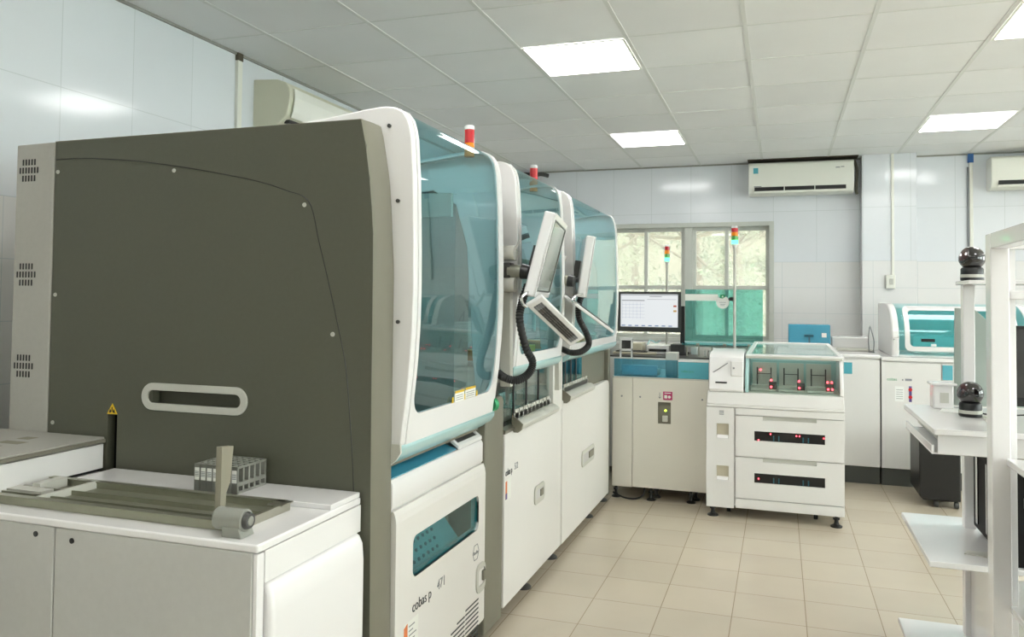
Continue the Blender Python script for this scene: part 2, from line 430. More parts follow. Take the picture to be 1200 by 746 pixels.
# outside: yard, trees, drooping cable; unseen eave added to shade the window
structure(box('added_eave', M['concrete'], None, -5, 3, YB+.15, YB+2.3, 2.55, 2.67))
structure(box('ground', M['concrete'], None, -14, 4.5, YB+.2, 30, -.4, -.3))
def tree(x, y, h, r, seed, mat, label):
    rnd = random.Random(seed)
    t = thing('tree', label, 'tree', (x, y, -.3), 'trees outside the window')
    tr = MB(); tr.tube([(x, y, -.3), (x+.05, y, h*.3), (x-.06, y+.03, h*.6), (x, y, h*.9)], .09, 10)
    for k in range(7):
        a = rnd.uniform(0, 2*PI); z = h*rnd.uniform(.35, .8)
        tr.tube([(x, y, z), (x+.5*r*math.cos(a), y+.4*r*math.sin(a), z+.25*r), (x+.85*r*math.cos(a), y+.7*r*math.sin(a), z+.5*r)], .028, 6)
    build(tr, 'trunk', M['bark'], t, smooth=True)
    fo = MB()
    cl = [(x+r*.75*rnd.uniform(-1, 1), y+r*.6*rnd.uniform(-1, 1), h*rnd.uniform(.22, 1.05), r*rnd.uniform(.2, .42)) for _ in range(26)]
    for cx, cy, cz, cr in cl:
        for _ in range(170):
            v = Vector((rnd.gauss(0, 1), rnd.gauss(0, 1), rnd.gauss(0, 1))).normalized()*cr*rnd.uniform(.4, 1)
            p = Vector((cx, cy, cz))+v
            a = Vector((rnd.uniform(-1, 1), rnd.uniform(-1, 1), rnd.uniform(-1, .4))).normalized()
            b = a.orthogonal().normalized(); s = rnd.uniform(.035, .07)
            fo.quad(p, p+a*s+b*s*.35, p+a*s*2, p+a*s-b*s*.35)
    build(fo, 'foliage', mat, t, recalc=False)
tree(-3.9, 15.6, 5.2, 1.9, 1, M['leaf'], 'pale hazy tree behind the leftmost window pane')
tree(-1.7, 17.5, 5.0, 1.7, 2, M['leaf2'], 'hazy tree behind the middle of the window')
tree(-.7, 14.5, 4.2, 1.3, 3, M['leaf'], 'hazy leafy tree behind the right window panes')
tree(-6.2, 19.5, 6.0, 2.3, 4, M['leaf2'], 'far hazy tree at the left side of the window view')
tree(-3.6, 20.5, 6.4, 2.3, 5, M['leaf'], 'far hazy tree between the left and middle trees outside')
tree(-.2, 19.5, 6.0, 2.2, 6, M['leaf2'], 'far hazy tree behind the right window panes')
structure(box('added_yard_wall', M['concrete'], None, -16, 5, 24, 24.3, -.3, 7.5))  # wall added behind the trees to cover the overbright sky
tag(build(MB().tube([(-2.4, YB+.25, 2.4), (-1.7, YB+.3, 2.14), (-1.15, YB+.4, 2.02), (-.7, YB+.3, 2.05), (.1, YB+.25, 2.25)], .022, 10), 'drooping_cable', M['beige'], smooth=True),
    'thick pale cable drooping outside across the top of the window', 'cable')

# ------------------------------------------------------------------ ceiling lamps
def lamp(i, j, label, group):
    x0, y0 = -1.9665+.6*i, 3.5256+.5965*j
    t = thing('ceiling_light', label, 'ceiling light', (x0+.3, y0+.298, HC), group)
    m = ringprism(MB(), rrect(x0+.012, x0+.588, y0+.01, y0+.587, .002, 1), rrect(x0+.026, x0+.574, y0+.024, y0+.573, .002, 1), 'z', HC-.008, HC-.0045)
    build(m, 'frame', M['acwhite'], t)
    build(MB().box(x0+.026, x0+.574, y0+.024, y0+.573, HC-.007, HC-.0045), 'diffuser', M['lamp'], t)
LG = 'recessed square ceiling lights'
lamp(1, 1, 'large lit square ceiling panel nearest the top centre of the photo', LG)
lamp(1, 5, 'small lit square ceiling panel above the window', LG)
lamp(5, 5, 'lit square ceiling panel above the right air conditioner side', LG)
lamp(5, 1, 'lit ceiling panel cut off at the top right corner', LG)
for i, j in ((1, -3), (5, -3), (9, -3), (1, -7), (5, -7), (9, -7), (9, 1), (9, 5)):
    lamp(i, j, 'square ceiling light behind or beside the camera, out of the frame', 'ceiling lights out of the frame')

# ------------------------------------------------------------------ hood profile (x, z), from the back of the roof round to the bottom front
PROF = [(-1.80, 1.835), (-1.62, 1.868), (-1.45, 1.892), (-1.30, 1.910), (-1.22, 1.921), (-1.165, 1.926), (-1.125, 1.926), (-1.095, 1.918),
        (-1.074, 1.900), (-1.061, 1.872), (-1.053, 1.83), (-1.049, 1.77), (-1.045, 1.70), (-1.042, 1.60), (-1.039, 1.48), (-1.038, 1.36), (-1.040, 1.26),
        (-1.045, 1.17), (-1.052, 1.09), (-1.061, 1.01), (-1.071, .93), (-1.075, .895)]
def lerp(a, b, t): return a+(b-a)*t
def prof_len():
    L = [0]
    for a, b in zip(PROF, PROF[1:]): L.append(L[-1]+math.hypot(b[0]-a[0], b[1]-a[1]))
    return L
PL = prof_len()
def prof_at(s, off=0.):
    s = max(0, min(PL[-1], s))
    for i in range(len(PL)-1):
        if s <= PL[i+1]+1e-9:
            t = (s-PL[i])/(PL[i+1]-PL[i]); break
    def nrm(k):
        a, b = PROF[max(k-1, 0)], PROF[min(k+1, len(PROF)-1)]
        d = Vector((b[0]-a[0], b[1]-a[1])).normalized(); return Vector((-d.y, d.x))
    n = nrm(i).lerp(nrm(i+1), t).normalized()
    x, z = lerp(PROF[i][0], PROF[i+1][0], t), lerp(PROF[i][1], PROF[i+1][1], t)
    return x+n.x*off, z+n.y*off
def s_at_z(z):
    for i in range(len(PROF)-1, 0, -1):
        a, b = PROF[i-1], PROF[i]
        if b[1] <= z <= a[1] and i > 6: return lerp(PL[i-1], PL[i], (a[1]-z)/(a[1]-b[1]))
    return PL[-1]
def hood(parent, Y0, Y1, zb, name_prefix, near=.03, far=.05, zglass=.99, xin=-1.80, back=None):
    """white cheek plates, white front frame with rounded opening, tinted glass, teal sill"""
    sb = s_at_z(zb); sg = s_at_z(zglass)
    n = 60
    # cheek plates follow the profile
    def plate_poly():
        pts = [prof_at(sb*k/n) for k in range(n+1)]
        pts.append((-1.108, pts[-1][1]-.03)); pts.append((-1.13, pts[-1][1])); 
        pts += [(-1.16, 1.10), (-1.19, 1.55), (-1.24, 1.72), (-1.34, 1.78), (-1.80, 1.73)]
        return pts
    for a, b in ((Y0, Y0+near), (Y1-.022, Y1)):
        build(MB().prism(plate_poly(), 'y', a, b), 'side_plate', M['whitegloss'], parent, bevel=.004)
    # front frame : U-shaped sheet between an outer and an inner outline in (Y, s) space
    ins = .04
    a0, a1, b1 = Y0+near, Y1-.02, sb
    N = 10
    def U(y0, y1, sbot, r, stop):
        p = [(y0, stop+(sbot-r-stop)*k/40) for k in range(41)]
        p += [(y0+r-r*math.cos(t), sbot-r+r*math.sin(t)) for t in [PI/2*k/N for k in range(1, N)]]
        p += [(y0+r+(y1-y0-2*r)*k/20, sbot) for k in range(21)]
        p += [(y1-r+r*math.sin(t), sbot-r+r*math.cos(t)) for t in [PI/2*k/N for k in range(1, N)]]
        p += [(y1, stop+(sbot-r-stop)*(1-k/40)) for k in range(41)]
        return p
    stop = .35
    outer = U(a0, a1, b1, .001, stop); inner = U(a0+.02, a1-.035, sg, .06, stop)
    def P(ys, off): 
        x, z = prof_at(ys[1], off); return (x, ys[0], z)
    rows = [[P(p, .002) for p in outer], [P(p, .002) for p in inner], [P(p, -.010) for p in inner], [P(p, -.010) for p in outer]]
    m = MB(); m.strip(rows+[rows[0]])
    build(m, 'window_frame', M['whitegloss'], parent, smooth=True)
    # glass
    gl = MB(); ss = [stop*0+.12+(sg+.03-.12)*k/70 for k in range(71)]
    rows = [[(prof_at(s, -.004)[0], y, prof_at(s, -.004)[1]) for y in (a0, (a0+a1)/2, a1)] for s in ss]
    gl.strip(rows)
    build(gl, 'hood_glass', M['hood'], parent, smooth=True)
    return sb

# ================================================================== MACHINE 1 : centrifuge module
m1 = thing('centrifuge_module', 'tall analyser module with dark olive side panel and tinted hood, nearest the camera', 'laboratory machine', (-1.7, 2.5, 0), 'modules of the sample line')
Yd = 2.0
# side panel (faces the camera) with gentle curved front edge, slot for the conveyor
edge = [(-1.078, .02), (-1.080, .5), (-1.084, .84), (-1.086, 1.10), (-1.086, 1.25), (-1.087, 1.42), (-1.088, 1.52), (-1.094, 1.60), (-1.102, 1.68), (-1.116, 1.775), (-1.132, 1.850)]
def side_poly(x0, x1, z0, z1):
    return [(x0, z0), (x1, z0), (x1, z1), (x0, z1)]
sl0, sl1, slz = -2.021, -1.983, .964
m = MB()
m.prism([(-2.268, .02), (sl0, .02), (sl0, 1.846), (-2.268, 1.844)], 'y', Yd, Yd+.03)
m.prism([(sl0, slz), (sl1, slz), (sl1, 1.846), (sl0, 1.846)], 'y', Yd, Yd+.03)
build(m, 'side_panel', M['dark'], m1)
# main sheet with a real recess hole for the grip
hx0, hx1, hz0, hz1 = -1.848, -1.528, 1.006, 1.052
outer = [(sl1, .02)]+edge+[(sl1, 1.846)]
m = MB()
# sheet in pieces round the grip hole
m.prism([(sl1, .02), (hx0, .02), (hx0, 1.847), (sl1, 1.846)], 'y', Yd, Yd+.03)
m.prism([(hx0, .02), (hx1, .02), (hx1, hz0), (hx0, hz0)], 'y', Yd, Yd+.03)
m.prism([(hx0, hz1), (hx1, hz1), (hx1, 1.849), (hx0, 1.847)], 'y', Yd, Yd+.03)
m.prism([(hx1, .02)]+edge+[(hx1, 1.849)], 'y', Yd, Yd+.03)
sp = build(m, 'side_panel', M['dark'], m1)
# oval grip
zc = 1.029
m = ringprism(MB(), rrect(-1.885, -1.495, zc-.042, zc+.042, .0415, 8), rrect(-1.862, -1.518, zc-.020, zc+.020, .0195, 8), 'y', Yd-.006, Yd+.006)
gr = build(m, 'grip_surround', M['lightgrey'], sp, bevel=.002)
box('grip_recess', M['dark'], sp, hx0-.01, hx1+.01, Yd+.045, Yd+.05, hz0-.01, hz1+.01)
m = MB(); m.box(hx0-.015, hx1+.015, Yd+.03, Yd+.05, hz0-.012, hz0-.002); m.box(hx0-.015, hx1+.015, Yd+.03, Yd+.05, hz1+.002, hz1+.012)
build(m, 'grip_recess_edge', M['dark'], sp)
# seam line (raised lip) and screws
seam = [(-2.264, 1.786), (-2.17, 1.786), (-2.07, 1.780), (-1.93, 1.766), (-1.78, 1.744), (-1.63, 1.717), (-1.482, 1.686), (-1.38, 1.655), (-1.299, 1.619), (-1.262, 1.50), (-1.229, 1.386), (-1.195, 1.26), (-1.168, 1.144), (-1.150, .98), (-1.136, .79), (-1.13, .5), (-1.13, .03)]
build(MB().tube([(x, Yd, z) for x, z in seam], .0014, 6), 'panel_seam', M['black'], sp)
m = MB()
for x, z in ((-1.784, 1.730), (-1.313, 1.610), (-2.255, 1.745), (-2.252, 1.341), (-2.248, .925), (-1.212, 1.236)):
    m.cyl((x, Yd-.003, z), (x, Yd+.001, z), .006, .007, 16)
build(m, 'screws', M['lightgrey'], sp)
# slot: dark lining, warning sign
m = MB(); m.box(sl0-.03, sl1+.03, Yd+.10, Yd+.11, .74, 1.0); m.box(sl0-.03, sl0-.002, Yd+.031, Yd+.11, .74, 1.0); m.box(sl1+.002, sl1+.03, Yd+.031, Yd+.11, .74, 1.0)
build(m, 'slot_lining', M['black'], m1)
build(MB().tube([(-2.012, Yd+.05, .935), (-1.994, Yd+.05, .925), (-1.990, Yd+.05, .905), (-2.0, Yd+.05, .885)], .005, 8), 'slot_reflector', M['paper'], m1)
m = MB().prism([(-2.022, .966), (-1.982, .966), (-2.002, .999)], 'y', Yd-.002, Yd)
ws = build(m, 'warning_sign', M['yellow'], m1)
m = MB(); m.prism([(-2.0035, .975), (-2.0005, .975), (-2.0005, .988), (-2.0035, .988)], 'y', Yd-.003, Yd-.002); m.prism([(-2.014, .970), (-2.008, .970), (-2.004, .974), (-2.010, .982)], 'y', Yd-.003, Yd-.002); m.prism([(-1.996, .970), (-1.990, .970), (-1.994, .982), (-2.0, .974)], 'y', Yd-.003, Yd-.002)
build(m, 'warning_symbol', M['black'], ws)
# light grey rear cover with three vent groups
m = MB().prism([(-2.440, .02), (-2.272, .02), (-2.272, 1.845), (-2.436, 1.842)], 'y', Yd-.002, Yd+.9)
rc = build(m, 'rear_cover', M['greypanel'], m1, bevel=.004)
for zc_ in (1.755, 1.407, 1.104):
    m = MB()
    for r_, (n_, dz) in enumerate(((5, .027), (7, 0), (5, -.027))):
        for k in range(n_):
            x = -2.380+(k-(n_-1)/2)*.0128
            m.box(x-.0025, x+.0025, Yd-.0035, Yd-.0015, zc_+dz-.010, zc_+dz+.010)
    build(m, 'vent_slots', M['black'], rc)
# mid grey frame between side panel and hood, curved profile, floor to top
inner_edge = [(-1.096, .02), (-1.100, .35), (-1.103, .70), (-1.105, .85), (-1.105, 1.11), (-1.105, 1.416), (-1.112, 1.54), (-1.119, 1.64), (-1.124, 1.70), (-1.148, 1.835), (-1.156, 1.863)]
def resample(pl, n):
    L = [0]
    for a, b in zip(pl, pl[1:]): L.append(L[-1]+math.hypot(b[0]-a[0], b[1]-a[1]))
    out = []
    for k in range(n+1):
        s_ = L[-1]*k/n; i = max(j for j in range(len(L)-1) if L[j] <= s_+1e-9)
        t = (s_-L[i])/(L[i+1]-L[i]); out.append((lerp(pl[i][0], pl[i+1][0], t), lerp(pl[i][1], pl[i+1][1], t)))
    return out
rows = []
E1, E2 = resample(edge, 60), resample(inner_edge, 60)
for t in range(17):
    u = t/16
    rows.append([(lerp(a[0], b[0], u)+.007*math.sin(PI*min(1, u*1.0))**.7, lerp(Yd+.002, 2.166, u), lerp(a[1], b[1], u)) for a, b in zip(E1, E2)])
m = MB().strip(rows)
build(m, 'frame_post', M['mid'], m1, smooth=True)
m = MB().quad((-2.27, Yd+.0, 1.845), (-1.132, Yd+.0, 1.849), (-1.156, 2.166, 1.862), (-2.27, 2.166, 1.862))
build(m, 'frame_top', M['mid'], m1, solid=.004)
# casing behind: back wall, floor deck, far post
box('back_casing', M['mid'], m1, -2.27, -1.85, Yd+.15, 2.95, .05, 1.84)
box('interior_deck', M['mid'], m1, -1.85, -1.12, 2.18, 2.93, .83, .85)
box('lower_casing', M['mid'], m1, -1.85, -1.32, 2.18, 2.93, .05, .82)
hood(m1, 2.166, 2.985, .895, 'm1', near=.03, zglass=.985)
# teal sill along the bottom of the hood
sill = [(-1.075, .902), (-1.069, .895), (-1.072, .880), (-1.085, .862), (-1.108, .842), (-1.16, .842), (-1.16, .90)]
build(MB().prism(sill, 'y', 2.168, 2.985), 'hood_sill', M['sill'], m1, bevel=.004)
# rounded grey cap at the near end of the sill
build(MB().prism([(-1.073, .905), (-1.071, .880), (-1.085, .858), (-1.108, .838), (-1.115, .838), (-1.115, .905)], 'y', 2.158, 2.168), 'sill_cap', M['lightgrey'], m1)
# screws on near cheek
m = MB()
for x, z in ((-1.127, 1.865), (-1.094, 1.635), (-1.088, 1.27)): 
    m.cyl((x, 2.160, z), (x, 2.168, z), .006, .006, 14)
build(m, 'cheek_screws', M['darkgrey'], m1)
# cross beam inside with two slots and a bolt; inner machinery seen through the glass
m = ringprism(MB(), rrect(-1.86, -1.36, 1.655, 1.745, .004, 5), rrect(-1.80, -1.42, 1.680, 1.722, .02, 5), 'y', 2.80, 2.82)
m.box(-1.36, -1.19, 2.80, 2.82, 1.655, 1.745)
bm_ = build(m, 'cross_beam', M['lightgrey'], m1)
build(MB().cyl((-1.33, 2.795, 1.70), (-1.33, 2.80, 1.70), .014, .014, 16), 'beam_bolt', M['metal'], bm_)
box('gantry_rail', M['metal'], m1, -1.55, -1.49, 2.2, 2.95, 1.36, 1.42)
box('gripper_carriage', M['lightgrey'], m1, -1.58, -1.46, 2.50, 2.62, 1.10, 1.36, bevel=.01)
build(MB().box(-1.70, -1.30, 2.30, 2.62, .85, .93).box(-1.62, -1.38, 2.66, 2.86, .85, .98), 'bucket_block', M['darkgrey'], m1, bevel=.01)
# warning labels on the glass bottom
for y0_, z0_, w_ in ((2.545, .985, .085), (2.64, .987, .10)):
    x_ = -1.0605
    lb = box('warning_label', M['label'], m1, x_, x_+.002, y0_, y0_+w_, z0_, z0_+.038)
    box('label_header', M['yellow'], lb, x_+.002, x_+.003, y0_, y0_+w_, z0_+.030, z0_+.038)
    m = MB()
    for q in range(3): m.box(x_+.002, x_+.0027, y0_+.01, y0_+w_-.012, z0_+.006+.007*q, z0_+.008+.007*q)
    build(m, 'label_print', M['inkgrey'], lb)
for y_ in (2.520, 2.628, 2.748):
    build(MB().prism([(y_, .985), (y_+.014, .985), (y_+.014, 1.005), (y_+.004, 1.005)], 'x', -1.0605, -1.0585), 'warning_triangle', M['yellow'], m1)
# upper deck strip, glossy blue reader bed and small framed window
m = MB().prism([(-1.105, .702), (-1.098, .712), (-1.098, .782), (-1.106, .795), (-1.18, .80), (-1.18, .702)], 'y', 2.166, 2.93)
build(m, 'deck_front', M['whitegloss'], m1, bevel=.003)
build(MB().hexa([(-1.108, 2.17, .796), (-1.108, 2.68, .796), (-1.22, 2.68, .83), (-1.22, 2.17, .83), (-1.106, 2.17, .800), (-1.106, 2.68, .800), (-1.218, 2.68, .836), (-1.218, 2.17, .836)]), 'reader_bed', M['blueshell'], m1)
wfm = ringprism(MB(), [(2.685, 0), (2.92, 0), (2.92, .1), (2.685, .1)], [(2.705, .015), (2.90, .015), (2.90, .085), (2.705, .085)], 'x', 0, .012)
for v in wfm.bm.verts:
    c = v.co.copy(); v.co = Vector((-1.10-c.z*.75, c.y, .797+c.z*.55+c.x))
wo = build(wfm, 'reader_window_frame', M['whitegloss'], m1)
build(MB().quad((-1.108, 2.70, .808), (-1.108, 2.905, .808), (-1.168, 2.905, .852), (-1.168, 2.70, .852)), 'reader_window_glass', M['darkgrey'], wo, solid=.002)
# door with a rounded window
XD = -1.098
def door_profile(z0, z1, thick=.03, bulge=.012):
    p = [(XD-thick, z0), (XD+bulge*.2, z0)]
    for k in range(7): p.append((XD+bulge*math.sin(PI/2*min(1, .35+k/7)), lerp(z0+.01, z1-.05, k/6)))
    p += [(XD+bulge*.9, z1-.03), (XD+bulge*.55, z1-.012), (XD, z1), (XD-thick, z1)]
    return p
dz0, dz1 = .10, .702
dy0, dy1 = 2.168, 2.93
wy0, wy1, wz0, wz1 = 2.285, 2.86, .468, .598
m = MB()
m.prism([(XD-.02, dz0), (XD+.008, dz0), (XD+.012, dz0+.01), (XD+.012, wz0), (XD-.02, wz0)], 'y', dy0, dy1)
m.prism([(XD-.02, wz1), (XD+.012, wz1), (XD+.012, .665), (XD+.009, .685), (XD+.003, .702), (XD-.02, .702)], 'y', dy0, dy1)
m.box(XD-.02, XD+.012, dy0, wy0, wz0, wz1); m.box(XD-.02, XD+.012, wy1, dy1, wz0, wz1)
door = build(m, 'door', M['doorwhite'], m1)
XF = XD+.012
m = ringprism(MB(), rrect(wy0-.004, wy1+.004, wz0-.004, wz1+.004, .004, 6), rrect(wy0, wy1, wz0, wz1, .026, 6), 'x', XF-.012, XF+.0006)
build(m, 'window_corner', M['doorwhite'], door)
build(MB().box(XF-.012, XF-.008, wy0, wy1, wz0, wz1), 'door_window', M['teal'], door)
# keypad unit behind the door window
m = MB().hexa([(-1.25, 2.20, .44), (-1.125, 2.20, .44), (-1.125, 2.78, .44), (-1.25, 2.78, .44), (-1.30, 2.20, .63), (-1.20, 2.20, .63), (-1.20, 2.66, .63), (-1.30, 2.66, .63)])
kp = build(m, 'control_keypad', M['sill'], m1)
m = MB()
for r_ in range(4):
    for c_ in range(8):
        y = 2.33+c_*.037; z = .475+r_*.028; x = -1.125-.075*((z-.44)/.19)
        m.cyl((x-.002, y, z), (x+.004, y, z+.002), .006, .006, 10)
build(m, 'keypad_button', M['bluedark'], kp)
text('model_name', 'cobas p', .047, (XF+.0005, 2.285, .362), '+x', M['ink'], door)
text('model_number', '471', .047, (XF+.0005, 2.475, .367), '+x', M['inkgrey'], door)
# hexagonal maker's mark
def hexo(r, yc, zc, sq=1.): return [(yc+sq*r*math.cos(a), zc+r*math.sin(a)) for a in [PI/6*0+k*PI/3 for k in range(6)]]
m = ringprism(MB(), hexo(.033, 2.833, .388), hexo(.030, 2.833, .388), 'x', XF, XF+.001)
lg = build(m, 'maker_mark', M['inkgrey'], door)
text('maker_name', 'Roche', .019, (XF+.0006, 2.808, .381), '+x', M['inkgrey'], lg)
# latch
m = ringprism(MB(), rrect(2.835, 2.928, .225, .335, .03, 6), rrect(2.853, 2.924, .250, .312, .014, 6), 'x', XF, XF+.006)
lt = build(m, 'latch_surround', M['lightgrey'], door, bevel=.001)
box('latch', M['mid'], door, XF, XF+.010, 2.898, 2.926, .262, .300, bevel=.003)
# vent slits in three blocks, growing longer towards the floor
m = MB()
for r_ in range(10):
    z = .205-r_*.0165
    left = 2.73-.075*r_
    for a, b in ((2.735, 2.865), (2.60, 2.727), (2.465, 2.592), (2.33, 2.457)):
        a2 = max(a, left)
        if a2 < b-.02 and z > .055: m.box(XF-.001, XF+.0012, a2, b, z-.0028, z+.0028)
build(m, 'vent_slits', M['ink'], door)
# sticker: coloured strip with faint print
st = box('sticker', M['label'], door, XF, XF+.0008, 2.225, 2.33, .252, .345)
m = MB().prism([(2.228, .262), (2.252, .270), (2.252, .342), (2.228, .334)], 'x', XF+.0008, XF+.0016)
build(m, 'sticker_picture', M['orange'], st)
build(MB().prism([(2.228, .262), (2.252, .270), (2.240, .298), (2.228, .310)], 'x', XF+.0016, XF+.0022), 'sticker_shape', M['violet'], st)
m = MB()
for q in range(5): m.box(XF+.0008, XF+.0012, 2.262, 2.262+.03+.012*(q % 3), .270+.014*q, .2735+.014*q)
build(m, 'sticker_print', M['inkgrey'], st)
for y in (2.25, 2.85):
    build(MB().lathe([(.026, 0), (.026, .010), (.010, .016), (.008, .10)], (-1.15, y, 0), 20), 'foot', M['black'], m1, smooth=True)
# post between module one and two
m = MB().prism([(-1.25, .03), (-1.092, .03), (-1.092, .92), (-1.10, .94), (-1.25, .94)], 'y', 2.945, 3.155)
build(m, 'rear_post', M['mid'], m1, bevel=.006)
box('rear_wall', M['greypanel'], m1, -2.27, -1.25, 2.99, 3.14, .05, 1.78)
build(MB().cyl((-1.082, 2.972, .925), (-1.074, 2.990, .925), .026, .026, 24), 'green_button', M['greenprint'], m1)

# ================================================================== lower input module with rail and racks
m0 = thing('input_cabinet', 'low white cabinet in the foreground carrying the metal rail, against the dark panel', 'cabinet', (-1.75, 1.77, 0))
box('body', M['white'], m0, -2.9, -1.141, 1.556, 1.99, .03, .765)
m = MB().prism([(-2.9, .772), (-1.112, .772), (-1.112, .765), (-1.106, .772), (-1.106, .779), (-1.112, .785), (-2.9, .785)], 'y', 1.535, 1.992)
build(MB().box(-2.9, -1.108, 1.527, 1.992, .766, .785), 'top', M['whitegloss'], m0, bevel=.004)
box('deck_plate', M['whitegloss'], m0, -1.982, -1.112, 1.842, 1.993, .785, .799, bevel=.002)
box('front_panel', M['frontgrey'], m0, -1.700, -1.122, 1.528, 1.545, .03, .765, bevel=.003)
fp = box('front_panel', M['frontgrey'], m0, -2.4, -1.704, 1.528, 1.545, .03, .765, bevel=.003)
m = MB()
m.cyl((-1.762, 1.526, .744), (-1.762, 1.53, .744), .007, .007, 16); m.cyl((-1.645, 1.526, .739), (-1.645, 1.53, .739), .007, .007, 16)
build(m, 'lock_holes', M['black'], m0)
box('corner_post', M['whitegloss'], m0, -1.121, -1.109, 1.530, 1.555, .03, .763, bevel=.002)
m = MB().prism([(-1.135, .03), (-1.100, .03), (-1.092, .06), (-1.088, .30), (-1.088, .62), (-1.092, .665), (-1.102, .685), (-1.112, .692), (-1.135, .692)], 'y', 1.56, 1.985)
build(m, 'side_cover', M['whitegloss'], m0, bevel=.012, seg=4)
box('side_top', M['whitegloss'], m0, -1.14, -1.108, 1.557, 1.992, .692, .765)
# metal rail on top
rl = thing('rack_rail', 'long grey metal input rail lying on the low foreground cabinet', 'rail', (-1.6, 1.7, .785))
m = MB(); m.box(-2.3, -1.235, 1.598, 1.80, .785, .790)
build(m, 'rail_bed', M['tray'], rl)
for y0_, y1_, h_ in ((1.592, 1.604, .806), (1.798, 1.808, .806), (1.645, 1.650, .803), (1.712, 1.716, .803)):
    m = MB(); m.box(-2.3, -1.225, y0_, y1_, .7855, h_)
    if h_ > .805: m.box(-2.3, -1.225, y0_-.004, y1_+.006, h_, h_+.003)
    build(m, 'rail_side', M['tray'], rl)
m = MB(); m.box(-1.225, -1.215, 1.60, 1.81, .785, .806); m.box(-1.25, -1.205, 1.76, 1.81, .806, .809)
build(m, 'end_cap', M['metal'], rl)
m = MB(); m.box(-1.86, -1.85, 1.61, 1.80, .79, .81); m.box(-2.05, -1.90, 1.66, 1.70, .79, .806); m.box(-1.98, -1.95, 1.70, 1.79, .79, .815)
build(m, 'rail_bracket', M['lightgrey'], rl)
# pusher arm with motor
ps = thing('rack_pusher', 'upright beige blade with grey motor at the end of the metal rail', 'pusher', (-1.25, 1.57, .785))
m = MB().prism([(1.610, .808), (1.626, .808), (1.628, .865), (1.640, .89), (1.648, .975), (1.612, .978)], 'x', -1.292, -1.276)
for v in m.bm.verts: v.co.x += (v.co.y-1.612)*.15
build(m, 'blade', pmat('blade_beige', (142, 137, 120), .4), ps)
m = MB(); m.cyl((-1.252, 1.575, .822), (-1.174, 1.575, .822), .026, .026, 24)
m.prism([(-1.226, .785), (-1.170, .785), (-1.180, .81), (-1.224, .81)], 'y', 1.552, 1.60)
build(m, 'motor', M['rack'], ps, bevel=.002)
m = MB(); m.cyl((-1.174, 1.575, .822), (-1.162, 1.575, .822), .021, .017, 24)
mo = build(m, 'motor_cap', M['darkgrey'], ps, bevel=.002)
build(MB().cyl((-1.162, 1.575, .822), (-1.1605, 1.575, .822), .011, .009, 20), 'cap_ring', M['rack'], mo)
build(MB().cyl((-1.285, 1.60, .822), (-1.25, 1.575, .822), .007, .007, 12), 'shaft', M['metal'], ps)
# sample racks
def rack_proto():
    t = thing('sample_rack', 'grey five-tube sample rack', 'sample rack', (0, 0, 0), 'row of grey sample racks on the low cabinet', local=True)
    m = MB()
    m.box(-.0098, .0098, 0, .005, 0, .074); m.box(-.0098, .0098, .125, .130, 0, .074)
    m.box(-.0098, .0098, 0, .130, 0, .006); m.box(-.0098, .0098, 0, .13, .020, .030)
    for k in range(6): m.box(-.0098, .0098, .0+.0246*k, .0065+.0246*k, 0, .074)
    m.box(-.0098, -.0080, 0, .13, .068, .074); m.box(.0080, .0098, 0, .13, .068, .074); m.box(-.0098, -.0080, 0, .13, .044, .050); 
    build(m, 'rack_body', M['rack'], t)
    l = build(MB().box(-.0075, .0075, -.0009, 0, .030, .064), 'label', M['label'], t)
    m = MB()
    for q in range(4): m.box(-.0065, .0065, -.0014, -.0009, .040+.004*q, .0418+.004*q)
    build(m, 'barcode', M['inkgrey'], l)
    return t
rp = rack_proto()
ords = ['leftmost grey sample rack of the row, by the dark panel', 'second sample rack from the left end of the row', 'third sample rack from the left, just left of the blade',
        'fourth sample rack, the middle of the row, partly behind the blade', 'fifth sample rack, just right of the blade', 'sample rack next to the right end of the row', 'rightmost sample rack of the row, its slotted side in view']
for k in range(7):
    r_ = rp if k == 0 else copy_tree(rp)
    r_.location = (-1.543+k*.0207, 1.846, .7995); r_['label'] = ords[k]
# conveyor bridge from the left into the slot
br = thing('conveyor_bridge', 'pale conveyor cover running at the left edge into the slot of the dark panel', 'conveyor', (-2.3, 1.6, .8))
build(MB().box(-2.9, -2.026, .9, 1.992, .796, .873), 'side_wall', M['white'], br, bevel=.002)
build(MB().box(-2.905, -2.020, .9, 1.994, .876, .888), 'cover_edge', M['mid'], br, bevel=.002)
build(MB().box(-2.905, -2.026, .9, 1.994, .888, .893), 'cover', M['greypanel'], br, bevel=.001)
m = MB()
for k in range(7): m.box(-2.25+.0*k, -2.20+.02*(k % 3), 1.45+.07*k, 1.49+.07*k, .893, .8932)
build(m, 'dust_mark', pmat('dust', (150, 146, 128), .8), br)
box('shadow_gap', M['black'], br, -2.88, -2.04, .9, 1.99, .787, .796)  # black block stands in for the shadow in the gap below the cover

